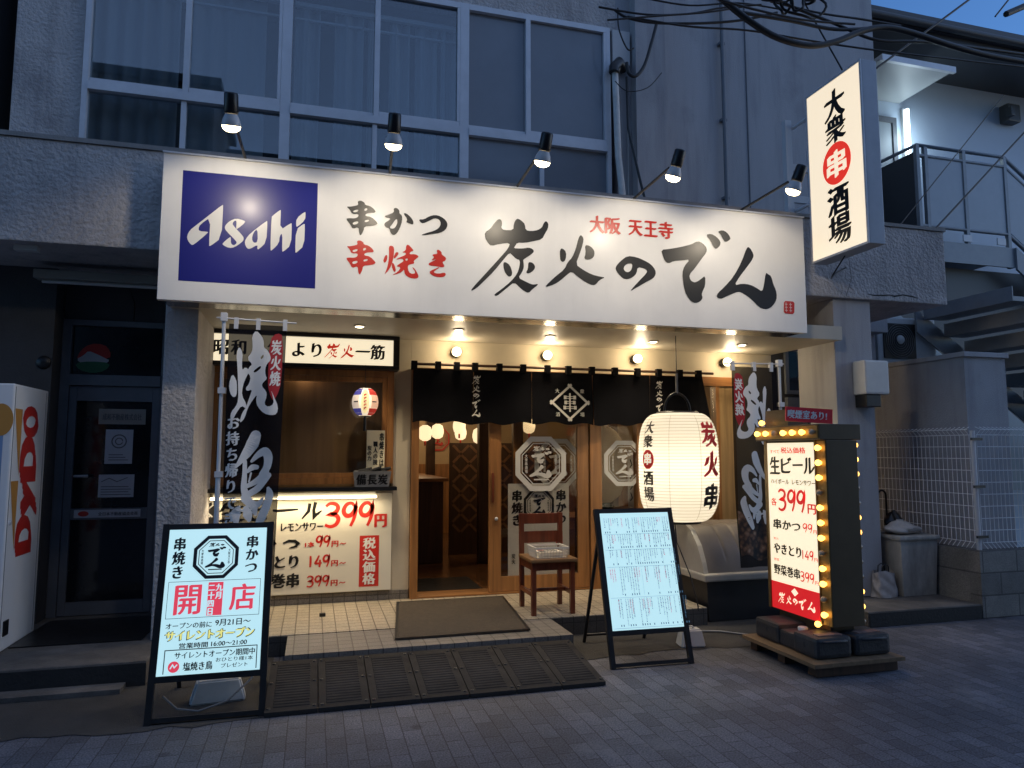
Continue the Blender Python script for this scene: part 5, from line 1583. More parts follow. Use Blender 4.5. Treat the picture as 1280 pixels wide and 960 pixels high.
m.build('red_lettering', mat('backlit_red', (.5, .05, .07), .4, em=(.72, .055, .10), es=.8), t1)
m = MB(); m.k = 6
vt(m, '二十四日', .435, .385, .505, .605, .05)
vt(m, '九月', .51, .495, .58, .605, .05)
c1 = P(.16, .055)
m.line(S, [(c1[0] - .018, c1[1] - .01), (c1[0] - .006, c1[1] + .012), (c1[0] + .004, c1[1] - .004), (c1[0] + .018, c1[1] + .012)], .006)
m.build('white_lettering', LED, t1)
m = MB(); tx(m, 'サイレントオープン', .055, .225, .925, .295, .10)
m.build('dark_outline', MATS['print_ink'], t1)
m = MB(); m.k = 12
tx(m, 'サイレントオープン', .06, .231, .92, .290, .045)
m.build('yellow_lettering', mat('backlit_yellow', (.6, .55, .15), .4, em=(.75, .72, .22), es=.85), t1)

t2, S, Mf2, Rz2, dp2 = sign_stand('sign_stand', 'lit black framed stand with a closely printed menu near the big paper lantern', 2.335, 4.685, R(-1.5), .63, 1.115, R(16))
random.seed(11)
mk, mr_, gr = MB(), MB(), MB()
for (va, vb, cols) in ((.83, .98, 2), (.69, .825, 4), (.54, .685, 6), (.275, .53, 2), (.02, .26, 1)):
    a, b_ = P(.02, va - .004), P(.98, va - .004)
    gr.line(S, [a, b_], .0022)
    for k in range(1, cols):
        gr.line(S, [P(k / cols, va + .01), P(k / cols, vb - .02)], .0016)
    n = 30
    for i in range(n):
        u = .05 + .9 * i / (n - 1)
        red = random.random() < .14
        L = random.uniform(.25, .95) if not red else random.uniform(.3, .6)
        v = vb - .008
        end = vb - (vb - va) * L
        if random.random() < .12:
            continue
        while v > end:
            q = random.uniform(.006, .010)
            p0 = P(u - .008, v - q); p1 = P(u + random.uniform(.002, .010), v)
            (mr_ if red else mk).rect(S, p0[0], p0[1] + .002, p1[0], p1[1] - .001)
            v -= q + .003
        if not red and random.random() < .8:
            p0 = P(u - .006, va + .006); p1 = P(u + .006, va + .022)
            mk.rect(S, p0[0], p0[1], p1[0], p1[1])
mk.build('print', mat('print_blue', (.05, .08, .14), .5, em=(.06, .14, .22), es=.8), t2)
mr_.build('red_print', mat('print_red', (.45, .08, .12), .5, em=(.42, .06, .14), es=.8), t2)
gr.build('ruled_lines', mat('print_grey', (.25, .3, .36), .5, em=(.12, .24, .32), es=.8), t2)

# weights and leads
def weight(loc, yaw, label, sx=1., sz=1.):
    M = Matrix.Translation(loc) @ Matrix.Rotation(yaw, 4, 'Z')
    bm = MB()
    vs = [(-.10 * sx, -.07, 0), (.10 * sx, -.07, 0), (.10 * sx, .07, 0), (-.10 * sx, .07, 0), (-.075 * sx, -.05, .13 * sz), (.075 * sx, -.05, .13 * sz), (.075 * sx, .05, .13 * sz), (-.075 * sx, .05, .13 * sz)]
    m2 = bmesh.new()
    vv = [m2.verts.new(v) for v in vs]
    for f in [(3, 2, 1, 0), (4, 5, 6, 7), (0, 1, 5, 4), (1, 2, 6, 5), (2, 3, 7, 6), (3, 0, 4, 7)]:
        m2.faces.new([vv[i] for i in f])
    bmesh.ops.bevel(m2, geom=m2.edges[:], offset=.010, segments=3, affect='EDGES')
    m2.verts.index_update()
    bm.add([v.co[:] for v in m2.verts], [[v.index for v in f.verts] for f in m2.faces], False, M)
    m2.free()
    t = thing('stand_weight', label, 'weight', loc)
    bm.build('body', WHITEP, t)
    MB().tube([M @ Vector((-.03, 0, .128 * sz)), M @ Vector((-.015, 0, .145 * sz)), M @ Vector((.015, 0, .145 * sz)), M @ Vector((.03, 0, .128 * sz))], .007, 8).build('handle', WHITEP, t)


weight((2.86, 5.10, .004), R(-8), 'white plastic weight block on the street behind the menu stand', 1.0)
weight((-.52, 4.78, .004), R(6), 'white plastic weight block behind the opening stand on the left', 1.6, 1.0)
LEAD = mat('grey_lead', (.25, .25, .25), .6)
b = MB().tube([(-.80, 4.62, .10), (-.72, 4.60, .03), (-.6, 4.56, .02), (-.45, 4.60, .05), (-.33, 4.68, .14), (-.27, 4.70, .22)], .006, 6)
single(b, 'power_lead', LEAD, 'thin grey cable looped behind the opening stand', 'cable')
b = MB().tube([(2.86, 5.22, .10), (2.92, 5.36, .17), (2.98, 5.42, .12), (3.06, 5.44, .02), (3.3, 5.40, .012), (3.5, 5.2, .012)], .008, 6)
single(b, 'power_lead', LEAD, 'pale cable curling from the weight block toward the bulb lined sign', 'cable')
b = MB().tube([(3.12, 5.80, .90), (3.13, 5.78, .7), (3.15, 5.60, .45), (3.19, 5.55, .2), (3.2, 5.56, .152)], .005, 6)
single(b, 'power_lead', BLACK, 'thin black cable hanging from the big paper lantern to the step', 'cable')

# ------------------------------------------------------------------ ramps
RAMP = mat('ramp_rubber', (.046, .042, .039), .9, var=.5, vscale=3, bump=.3, bscale=120, spec=.15, stain=.3)
labs = ['black ribbed rubber ramp, leftmost, beside the opening stand'] + ['black ribbed rubber ramp, %s from the left in the row' % s for s in ('second', 'third', 'fourth', 'fifth', 'sixth')] + ['black ribbed rubber ramp at the right end of the row, by the menu stand']
rp = None
RW = .2985
for i in range(7):
    x = -.235 + i * RW
    if rp is None:
        rp = thing('rubber_ramp', labs[i], 'ramp', (x, 4.40, .004), 'rubber ramps in front of the step')
        y0, y1 = 4.40, 5.08
        zt = lambda y: .028 + (y - y0) / (y1 - y0) * .095
        b = MB()
        g = .003
        b.add([(x + g, y0, .005), (x + RW - g, y0, .005), (x + RW - g, y1, .005), (x + g, y1, .005),
               (x + g, y0, zt(y0)), (x + RW - g, y0, zt(y0)), (x + RW - g, y1, zt(y1)), (x + g, y1, zt(y1))],
              [(3, 2, 1, 0), (4, 5, 6, 7), (0, 1, 5, 4), (1, 2, 6, 5), (2, 3, 7, 6), (3, 0, 4, 7)])
        n = 17
        for k in range(n):
            ya = y0 + .05 + (y1 - y0 - .10) * k / n
            yb = ya + .024
            b.add([(x + .045, ya, zt(ya) - .001), (x + RW - .045, ya, zt(ya) - .001), (x + RW - .045, yb, zt(yb) - .001), (x + .045, yb, zt(yb) - .001),
                   (x + .05, ya + .004, zt(ya) + .005), (x + RW - .05, ya + .004, zt(ya) + .005), (x + RW - .05, yb - .004, zt(yb) + .005), (x + .05, yb - .004, zt(yb) + .005)],
                  [(4, 5, 6, 7), (0, 1, 5, 4), (1, 2, 6, 5), (2, 3, 7, 6), (3, 0, 4, 7)])
        b.build('slab', RAMP, rp)
        for (bx, by) in ((.022, .04), (RW - .022, .04), (.022, .36), (RW - .022, .36), (.022, .64), (RW - .022, .64)):
            yy = y0 + by
            MB().lathe([(.011, -.002), (.011, .005), (.006, .006), (.0, .002)], (x + bx, yy, zt(yy)), 10).build('bolt', BLACK, rp)
    else:
        dup(rp, (x, 4.40, .004), labs[i])

MATM = mat('mat_pile', (.075, .058, .042), .95, var=.3, vscale=30, bump=.9, bscale=260)
b = MB()
b.add([(.60, 5.30, .152), (1.62, 5.30, .152), (1.74, 6.56, .152), (.75, 6.56, .152), (.60, 5.30, .163), (1.62, 5.30, .163), (1.74, 6.56, .163), (.75, 6.56, .163)],
      [(4, 5, 6, 7), (0, 1, 5, 4), (1, 2, 6, 5), (2, 3, 7, 6), (3, 0, 4, 7)])
dm = thing('door_mat', 'brown pile door mat on the tiled step before the entrance', 'mat', (1.2, 5.9, .151))
b.build('pile', MATM, dm)
b = MB()
S = plane((0, 0, .163), (1, 0, 0), (0, 1, 0))
b.line(S, [(.61, 5.31), (1.61, 5.31), (1.73, 6.55), (.76, 6.55)], .022, closed=True)
b.build('border', BLACK, dm)
b = MB().box(.08, .13, 6.19, 6.23, .152, .178, bev=.006)
single(b, 'door_stop', BLACK, 'tiny black rubber block lying on the tiled step', 'door stop')

# ------------------------------------------------------------------ chair, basket and leaflets
ch = thing('chair', 'small reddish brown wooden chair on the step before the sliding door', 'chair', (1.98, 5.98, .151))
zf = .151
seatz = .60
def leg(x, y, x2, y2, z1, w=.019):
    b = MB()
    b.add([(x - w, y - w, zf), (x + w, y - w, zf), (x + w, y + w, zf), (x - w, y + w, zf),
           (x2 - w, y2 - w, z1), (x2 + w, y2 - w, z1), (x2 + w, y2 + w, z1), (x2 - w, y2 + w, z1)],
          [(3, 2, 1, 0), (4, 5, 6, 7), (0, 1, 5, 4), (1, 2, 6, 5), (2, 3, 7, 6), (3, 0, 4, 7)])
    return b.build('leg', WOODR, ch)
leg(1.79, 5.76, 1.79, 5.76, seatz - .02); leg(2.13, 5.76, 2.13, 5.76, seatz - .02)
leg(1.80, 6.14, 1.79, 6.12, .96); leg(2.15, 6.14, 2.15, 6.12, .96)
b = MB().box(1.755, 2.165, 5.71, 6.10, seatz - .018, seatz + .012, bev=.01)
b.build('seat', wood('seat_wood', (.26, .14, .06), .6, .35, axis='X'), ch)
b = MB().box(1.81, 2.11, 5.75, 5.77, seatz - .085, seatz - .02); b.build('front_rail', WOODR, ch)
for x in (1.79, 2.14):
    MB().box(x - .01, x + .01, 5.78, 6.10, seatz - .085, seatz - .02).build('side_rail', WOODR, ch)
    MB().box(x - .01, x + .01, 5.78, 6.12, .30, .335).build('stretcher', WOODR, ch)
MB().box(1.80, 2.13, 5.94, 5.96, .31, .335).build('stretcher', WOODR, ch)
MB().box(1.81, 2.13, 6.11, 6.132, .865, .955, bev=.004).build('top_rail', WOODR, ch)
MB().box(1.81, 2.13, 6.112, 6.13, .70, .80).build('back_slat', WOODR, ch)
bk_ = thing('basket', 'white plastic mesh basket of leaflets on the chair seat', 'basket', (1.95, 5.86, seatz + .013))
BP = mat('basket_plastic', (.66, .62, .54), .35)
bx0, bx1, by0, by1, bz0, bz1 = 1.80, 2.10, 5.74, 5.98, seatz + .014, seatz + .105
b = MB()
e = .016
b.box(bx0 + e, bx1 - e, by0 + e, by1 - e, bz0, bz0 + .004)
for (p0, p1) in (((bx0 + e, by0 + e), (bx1 - e, by0 + e)), ((bx1 - e, by0 + e), (bx1 - e, by1 - e)), ((bx1 - e, by1 - e), (bx0 + e, by1 - e)), ((bx0 + e, by1 - e), (bx0 + e, by0 + e))):
    n = 11
    cx, cy = (bx0 + bx1) / 2, (by0 + by1) / 2
    for k in range(n + 1):
        a = Vector((p0[0] + (p1[0] - p0[0]) * k / n, p0[1] + (p1[1] - p0[1]) * k / n, bz0))
        o_ = Vector((cx + (a.x - cx) * 1.11, cy + (a.y - cy) * 1.13, bz1 - .01))
        b.tube([a, o_], .0026, 5)
    for zz in (.3, .6):
        q0, q1 = [Vector((cx + (p[0] - cx) * (1 + .11 * zz), cy + (p[1] - cy) * (1 + .13 * zz), bz0 + zz * (bz1 - bz0))) for p in (p0, p1)]
        b.tube([q0, q1], .0024, 5)
b.build('mesh_wall', BP, bk_)
b = MB().box(bx0, bx1, by0, by0 + .012, bz1 - .016, bz1).box(bx0, bx1, by1 - .012, by1, bz1 - .016, bz1).box(bx0, bx0 + .012, by0 + .012, by1 - .012, bz1 - .016, bz1).box(bx1 - .012, bx1, by0 + .012, by1 - .012, bz1 - .016, bz1)
b.build('rim', BP, bk_)
lf = thing('leaflet_stack', 'stack of printed leaflets lying in the white basket', 'leaflets', (1.97, 5.86, bz0 + .006))
MB().box(1.85, 2.06, 5.775, 5.94, bz0 + .006, bz0 + .045).build('paper', mat('leaflet_paper', (.72, .66, .55), .6), lf)
S = plane((0, 0, bz0 + .045), (1, 0, 0), (0, 1, 0))
m = MB().rect(S, 1.865, 5.80, 2.04, 5.815).rect(S, 1.865, 5.90, 1.93, 5.925)
m.build('red_print', RED, lf)
m = MB()
for i in range(3):
    m.rect(S, 1.945 + i * .03, 5.85, 1.965 + i * .03, 5.925)
m.rect(S, 1.87, 5.83, 1.93, 5.88)
m.build('black_print', INK, lf)

po = thing('poster', 'white shop poster with octagon crest leaning inside the sliding door glass behind the chair', 'poster', (2.15, 6.752, .27))
MB().box(1.84, 2.47, 6.752, 6.757, .27, 1.19).build('sheet', mat('poster_paper', (.74, .71, .66), .6), po)
S = plane((0, 6.752, 0))
m = MB()
m.vtext('串焼き', S, 1.875, .78, 1.985, 1.13, .06)
m.vtext('串かつ', S, 2.33, .78, 2.44, 1.13, .06)
crest(m, S, 2.155, .975, .155, .165, .16)
m.vtext('炭火', S, 1.87, .42, 1.91, .52, .04)
m.build('black_lettering', INK, po)
m = MB().rect(S, 2.33, .60, 2.40, .72).rect(S, 1.95, .60, 2.0, .72)
m.build('red_print', RED, po)

# ------------------------------------------------------------------ storage bin
sb = thing('storage_bin', 'large black storage bin with grey rim and curved brown grey lid beside the step', 'storage bin', (3.9, 6.0, .004))
b = MB()
x0_, x1_, y0_, y1_ = 3.37, 4.50, 5.70, 6.42
b.add([(x0_ + .03, y0_ + .03, .01), (x1_ - .03, y0_ + .03, .01), (x1_ - .03, y1_ - .03, .01), (x0_ + .03, y1_ - .03, .01),
       (x0_, y0_, .36), (x1_, y0_, .36), (x1_, y1_, .36), (x0_, y1_, .36)],
      [(3, 2, 1, 0), (4, 5, 6, 7), (0, 1, 5, 4), (1, 2, 6, 5), (2, 3, 7, 6), (3, 0, 4, 7)])
b.build('tub', mat('tub_plastic', (.018, .018, .02), .5, var=.3, vscale=8), sb)
MB().box(x0_ - .04, x1_ + .04, y0_ - .04, y1_ + .04, .362, .425, bev=.015).build('rim', GREYP, sb)
side = [(y0_ + .02, .426), (y0_ + .05, .52), (y0_ + .12, .66), (y0_ + .24, .79), (y0_ + .36, .84), (y1_ - .02, .84), (y1_, .80), (y1_ + .02, .426)]
for xa in (x0_ - .015, x1_ - .015):
    MB().prism(side, lambda u, v, d=0, xa=xa: Vector((xa + d, u, v)), 0, .045).build('end_cheek', GREYP, sb)
lidp = side[:6]
LIDM = mat('lid_plastic', (.17, .145, .125), .45, var=.15, vscale=6)
b = MB()
n = 40
vs, fs = [], []
# smooth the lid curve
cur = []
for i in range(len(lidp) - 1):
    for j in range(5):
        t = j / 5
        p0, p1, p2, p3 = lidp[max(i - 1, 0)], lidp[i], lidp[i + 1], lidp[min(i + 2, len(lidp) - 1)]
        f = lambda a, b_, c_, d_: .5 * (2 * b_ + (c_ - a) * t + (2 * a - 5 * b_ + 4 * c_ - d_) * t * t + (3 * b_ - a - 3 * c_ + d_) * t ** 3)
        cur.append((f(p0[0], p1[0], p2[0], p3[0]), f(p0[1], p1[1], p2[1], p3[1])))
cur.append(lidp[-1])
def lid(u, v):
    k = v * (len(cur) - 1); i = min(int(k), len(cur) - 2); t = k - i
    y = cur[i][0] + (cur[i + 1][0] - cur[i][0]) * t; z = cur[i][1] + (cur[i + 1][1] - cur[i][1]) * t
    x = x0_ + .031 + u * (x1_ - x0_ - .047)
    groove = sum(math.exp(-((x - gx) / .012) ** 2) for gx in (3.62, 3.78, 3.94, 4.1, 4.26)) * .008 * min(1, max(0, v - .2) * 6)
    return (x, y + .015 + groove, z - .015 - groove)
b.grid(lid, 130, 25)
b.build('lid', LIDM, sb)

# ------------------------------------------------------------------ bulb lined price sign on its pallet
pal = thing('pallet', 'flat wooden pallet board under the bulb lined price sign', 'pallet', (3.57, 4.55, .004))
MB().box(3.22, 3.95, 4.12, 4.95, .075, .10).build('deck', wood('pallet_wood', (.22, .14, .075), .55, .6, axis='Y'), pal)
for y in (4.2, 4.53, 4.86):
    MB().box(3.26, 3.92, y - .04, y + .04, .006, .074).build('bearer', WOODD, pal)
TANK = mat('tank_plastic', (.036, .038, .043), .55, var=.5, vscale=7, bump=.35, bscale=60, stain=.4)
lbs = ['black plastic weight tank under the lit face of the bulb lined sign, with white cap', 'black plastic weight tank under the dark rear side of the bulb lined sign']
for i, xx in enumerate((3.30, 3.62)):
    t = thing('weight_tank', lbs[i], 'weight', (xx + .14, 4.52, .101))
    b = MB()
    b.box(xx, xx + .29, 4.20, 4.45, .102, .245, bev=.028)
    b.build('body', TANK, t)
    MB().box(xx + .015, xx + .275, 4.40, 4.66, .103, .215, bev=.02).build('waist', TANK, t)
    MB().box(xx, xx + .29, 4.61, 4.90, .102, .245, bev=.028).build('body', TANK, t)
    for ya in (4.33, 4.75):
        MB().box(xx - .004, xx + .294, ya - .006, ya + .006, .16, .20, bev=.002).build('rib', TANK, t)
    MB().box(xx + .05, xx + .24, 4.235, 4.30, .243, .252, bev=.003).build('label_plate', mat('worn_plate', (.20, .12, .10), .6, var=.5, vscale=20), t)
    MB().tube([(xx + .06, 4.205, .215), (xx + .07, 4.17, .222), (xx + .22, 4.17, .222), (xx + .23, 4.205, .215)], .010, 8).build('handle', TANK, t)
    MB().lathe([(.035, 0), (.035, .022), (.03, .028), (0, .028)], (xx + .15, 4.53, .212), 16).build('cap', WHITEP if i == 0 else TANK, t)
ps_ = thing('price_sign', 'brown cabinet price sign lined with yellow bulbs, lit face lettered in black and red', 'sign', (3.63, 4.6, .22))
BR = mat('cabinet_brown', (.085, .055, .024), .45, var=.2, vscale=6)
XF = 3.50
MB().box(XF + .002, 3.765, 4.27, 4.98, .285, 1.585, bev=.004).box(XF + .04, 3.74, 4.35, 4.92, .215, .284).build('cabinet', BR, ps_)
MB().box(XF - .05, 3.80, 4.27, 5.03, 1.587, 1.70, bev=.004).build('header', BR, ps_)
MB().box(XF + .03, 3.74, 4.72, 5.0, 1.701, 1.83).build('top_box', BR, ps_)
LF = mat('lit_face_price', (.7, .64, .52), .35, em=(1, .84, .58), es=.85)
MB().box(XF - .004, XF + .0015, 4.385, 4.945, .50, 1.57).build('face', LF, ps_)
MB().box(XF - .004, XF + .0015, 4.385, 4.945, .295, .4985).build('red_face', mat('lit_red_face', (.5, .02, .02), .4, em=(.62, .012, .018), es=.8), ps_)
fr_ = MB().box(XF - .012, XF + .0015, 4.950, 4.978, .29, 1.584).box(XF - .012, XF + .0015, 4.372, 4.384, .29, 1.584)
fr_.build('face_trim', mat('brass_trim', (.18, .12, .05), .35, metal=.5), ps_)
S = plane((XF - .004, 0, 0), (0, -1, 0))
def Q(u, v): return (-4.945 + u * .56, .50 + v * 1.07)
def qt(m, t, u0, v0, u1, v1, nib=.05):
    a, b_ = Q(u0, v0), Q(u1, v1); m.text(t, S, a[0], a[1], b_[0], b_[1], nib)
m = MB()
qt(m, '生', .06, .775, .27, .90, .05); qt(m, 'ビ', .31, .785, .52, .895, .05)
a = Q(.55, .842); b2 = Q(.76, .845); m.line(S, [a, b2], .014)
qt(m, 'ル', .78, .785, .985, .895, .05)
qt(m, 'ハイボール', .07, .705, .46, .74, .03); qt(m, 'レモンサワー', .53, .705, .99, .74, .03)
qt(m, '串かつ', .10, .38, .66, .45, .06); qt(m, 'やきとり', .09, .205, .66, .275, .06); qt(m, '野菜巻串', .08, .055, .62, .125, .05)
m.build('black_lettering', INK, ps_)
m = MB()
qt(m, 'すべて', .07, .925, .27, .95, .03); qt(m, '税込価格', .31, .925, .82, .968, .04)
a, b2 = Q(.21, .515), Q(.80, .665); number(m, '399', S, a[0], a[1], b2[0], b2[1], .16)
qt(m, '各', .06, .545, .18, .60, .04); qt(m, '円', .83, .515, .98, .58, .05)
for s_, v0, v1, u0 in (('99', .385, .445, .71), ('149', .20, .265, .66), ('399', .048, .115, .63)):
    a, b2 = Q(u0, v0), Q(.91, v1); number(m, s_, S, a[0], a[1], b2[0], b2[1], .15)
    qt(m, '円', .92, v0, .985, v0 + .025, .03)
qt(m, '炭火', .09, .30, .20, .318, .02); qt(m, '野菜', .09, .15, .20, .168, .02)
m.build('red_lettering', mat('lit_red_price', (.5, .02, .02), .4, em=(.62, .02, .02), es=.7), ps_)
m = MB()
zz = -4.945
u = -4.87
for key, w, h in (('sumi', .085, .085), ('hi', .07, .07), ('no', .055, .05), ('de', .085, .085), ('nn', .085, .075)):
    norm_traced(m, [key], S, u, .35 - (h - .07) / 2, u + w, .35 + h - (h - .07) / 2); u += w + .012
m.poly([[(-4.665, .485), (-4.705, .455), (-4.665, .425), (-4.625, .455)]], S, .0015, 0)
m.build('white_lettering', LF, ps_)
BRS = mat('bulb_channel_brass', (.34, .22, .07), .35, metal=.3, var=.25, vscale=14)
MB().box(XF - .003, XF + .0015, 4.276, 4.3715, .29, 1.58).build('bulb_channel', BRS, ps_)
MB().box(XF - .054, XF - .0505, 4.285, 5.02, 1.60, 1.69).build('bulb_channel', BRS, ps_)
MB().box(3.7655, 3.769, 4.29, 4.36, .29, 1.58).build('bulb_channel', BRS, ps_)
BY_ = mat('yellow_bulb', (.7, .45, .12), .25, em=(1, .50, .09), es=4.2)
BD_ = mat('dead_bulb', (.45, .34, .22), .2)
def blb(x, y, z, on, nx):
    Mx = Matrix.Translation((x, y, z)) @ Matrix.Rotation(R(90 * nx), 4, 'Y')
    MB().lathe([(.012, 0), (.016, .010), (.022, .022), (.0205, .034), (.012, .043), (.0, .046)], (0, 0, 0), 12, Mx).build('bulb', BY_ if on else BD_, ps_)
for i in range(7):
    blb(XF - .054, 4.965 - i * .108, 1.643, i != 2 and i != 6, -1)
blb(XF - .02, 4.95, 1.73, True, -1)
for i in range(12):
    blb(XF - .003, 4.325, 1.53 - i * .106, i not in (3, 7, 10), -1)
blb(XF + .001, 4.40, .285, True, -1)
for i in range(13):
    blb(3.769, 4.325, 1.55 - i * .104, i not in (3, 4, 7, 8, 9, 12), 1)
rs = thing('red_plate', 'small red plate with white lettering on top of the bulb lined sign', 'sign', (3.53, 4.36, 1.70))
Mr = Matrix.Translation((3.475, 4.40, 1.765)) @ Matrix.Rotation(R(3), 4, 'Y') @ Matrix.Rotation(R(-6), 4, 'Z')
MB().box(-.185, .185, 0, .012, -.05, .055, M=Mr).build('plate', mat('bright_red', (.85, .035, .05), .4), rs)
MB().box(-.005, .005, .013, .02, -.065, .0, M=Mr).build('stem', BLACK, rs)
S = plane(Mr @ Vector((0, 0, 0)), Mr.to_3x3() @ Vector((1, 0, 0)), Mr.to_3x3() @ Vector((0, 0, 1)))
m = MB()
for i, c_ in enumerate('喫煙室あり!'):
    m.em(c_, S, -.175 + i * .06, -.03, .058, .066, .05)
m.build('white_lettering', mat('plate_white', (.85, .83, .8), .5), rs)

# ------------------------------------------------------------------ vending machine (only its right flank and a sliver of front in view)
vm = thing('vending_machine', 'white drinks vending machine with big red lettering up its side', 'vending machine', (-2.5, 5.93, .159))
MB().box(-3.0, -1.99, 5.60, 6.25, .162, 1.97, bev=.012).build('cabinet', mat('vending_white', (.82, .82, .82), .35, var=.04, vscale=3, coat=.15), vm)
S = plane((-1.99, 0, 0), (0, 1, 0))
m = MB()
# letters read upward: rotate a horizontal word by a quarter turn
def rot(S, cu, cv): return lambda u, v, d=0.: S(cu - v, cv + u, d)
SR_ = rot(S, 6.06, .80)
for c_, a, b2 in (('D', 0, .22), ('y', .255, .50), ('D', .52, .78), ('O', .825, 1.01)):
    m.text(c_, SR_, a, .0 if c_ != 'y' else -.06, b2, .28 if c_ != 'y' else .22, .09)
m.build('red_lettering', RED, vm)
m = MB()
m.poly([[(5.755, 1.33), (5.76, 1.80), (5.63, 1.80)]], S, .0015, 0)
m.poly([[(5.755, .82), (5.76, 1.30), (5.63, 1.30)]], S, .0015, 0)
m.build('orange_mark', mat('orange_film', (.55, .26, .06), .4), vm)
MB().box(-1.989, -1.982, 5.66, 5.74, .26, .36).build('vent', BLACK, vm)
MB().box(-1.991, -1.988, 5.618, 5.624, .18, 1.95).box(-1.991, -1.988, 6.20, 6.204, .18, 1.95).build('door_seam', MATS['dull_aluminium'], vm)
MB().lathe([(.0, .008), (.018, .008), (.02, 0)], (0, 0, 0), 16, Matrix.Translation((-1.99, 5.66, 1.02)) @ Matrix.Rotation(R(90), 4, 'Y')).build('lock', ALU, vm)
S = plane((0, 5.60, 0))
m = MB().rect(S, -2.9, .9, -2.04, 1.75)
m.build('display_window', mat('display_blue', (.22, .34, .55), .2), vm)
m = MB().disc(S, -2.06, 1.72, .075, .11, .003)
m.build('orange_mark', MATS['orange_film'], vm)

# ------------------------------------------------------------------ papers on the office door
for (x0_, x1_, z0_, z1_, nm, lab, mt_) in (
        (-1.76, -1.40, 1.735, 1.865, 'name_plate', 'metal name plate on the dark office door, topmost', mat('plate_metal', (.36, .34, .30), .4, metal=.5, var=.1)),
        (-1.70, -1.49, 1.40, 1.69, 'paper_notice', 'white paper notice with a ring emblem on the office door', mat('white_paper', (.55, .56, .58), .7)),
        (-1.735, -1.465, 1.12, 1.31, 'paper_notice', 'white paper notice with a small chart, lowest on the office door glass', MATS['white_paper'])):
    t = thing(nm, lab, 'notice', ((x0_ + x1_) / 2, 6.733, z0_))
    MB().box(x0_, x1_, 6.728, 6.734, z0_, z1_).build('sheet', mt_, t)
    S = plane((0, 6.728, 0))
    m = MB()
    if nm == 'name_plate':
        m.text('成和不動産株式会社', S, x0_ + .03, z0_ + .035, x1_ - .03, z1_ - .04, .03)
    elif z0_ > 1.3:
        m.line(S, [((x0_ + x1_) / 2 + .055 * math.cos(k * .35), z1_ - .10 + .055 * math.sin(k * .35)) for k in range(18)], .010, closed=True)
        m.line(S, [((x0_ + x1_) / 2 + .028 * math.cos(k * .5), z1_ - .10 + .028 * math.sin(k * .5)) for k in range(13)], .008)
        for k in range(3):
            m.rect(S, x0_ + .03, z0_ + .03 + k * .022, x1_ - .03 - .02 * k, z0_ + .036 + k * .022)
    else:
        for k in range(4):
            m.rect(S, x0_ + .02, z0_ + .02 + k * .022, x1_ - .02 - .02 * (k % 2), z0_ + .026 + k * .022)
        m.line(S, [(x0_ + .02, z0_ + .13), (x0_ + .08, z0_ + .16), (x0_ + .14, z0_ + .13), (x0_ + .22, z0_ + .165)], .006)
    m.build('print', mat('faded_ink', (.12, .12, .13), .6), t)
t = thing('door_sticker', 'long white sticker with red emblem across the office door rail', 'sticker', (-1.5, 6.712, .96))
MB().box(-1.90, -1.40, 6.709, 6.7135, .955, 1.02).build('sheet', MATS['white_paper'], t)
S = plane((0, 6.709, 0))
m = MB().text('全日本不動産協会会員', S, -1.72, .970, -1.42, 1.0, .04)
m.build('print', MATS['faded_ink'], t)
MB().disc(S, -1.83, .988, .04, .022).build('emblem', RED, t)
t = thing('window_sticker', 'round red white and green sticker on the pane above the office door', 'sticker', (-1.8, 6.735, 2.2))
S = plane((0, 6.738, 0))
MB().poly([[(-1.96, 2.27), (-1.93, 2.36), (-1.86, 2.42), (-1.75, 2.42), (-1.70, 2.36), (-1.70, 2.29)]], S).build('red_part', RED, t)
m = MB(); m.k = 2; m.poly([[(-1.96, 2.28), (-1.9, 2.32), (-1.87, 2.36), (-1.80, 2.33), (-1.74, 2.30), (-1.70, 2.28), (-1.75, 2.24), (-1.9, 2.24)]], S).build('white_part', MATS['white_paper'], t)
m = MB(); m.k = 4; m.poly([[(-1.97, 2.25), (-1.85, 2.27), (-1.69, 2.26), (-1.73, 2.19), (-1.83, 2.165), (-1.93, 2.19)]], S).build('green_part', mat('green_film', (.03, .16, .07), .5), t)
t = thing('batten_lamp', 'unlit fluorescent batten lamp under the canopy over the office door', 'lamp', (-1.6, 6.3, 2.85))
MB().box(-2.15, -1.10, 6.24, 6.36, 2.86, 2.93, bev=.01).build('housing', mat('old_white', (.30, .29, .26), .6), t)
MB().tube([(-2.1, 6.30, 2.845), (-1.15, 6.30, 2.845)], .015, 10).build('tube', WHITEP, t)
MB().tube([(-1.5, 6.36, 2.86), (-1.48, 6.5, 2.75), (-1.5, 6.6, 2.70), (-1.52, 6.68, 2.63)], .006, 6).build('supply_cord', BLACK, t)
b = MB().lathe([(.0, .012), (.05, .012), (.055, 0)], (0, 0, 0), 20, Matrix.Translation((-2.12, 6.499, 2.22)) @ Matrix.Rotation(R(90), 4, 'X'))
single(b, 'wall_vent', BLACK, 'round dark vent on the wall left of the office door', 'vent')
b = MB().box(-2.13, -1.98, 5.80, 5.86, 2.96, 2.999)
single(b, 'ceiling_fixture', WHITEP, 'small white fixture under the canopy at the far left', 'fixture')
b = MB().box(-1.98, -1.15, 5.75, 6.55, .159, .168)
single(b, 'door_mat', BLACK, 'black mat on the concrete step at the office door', 'mat')

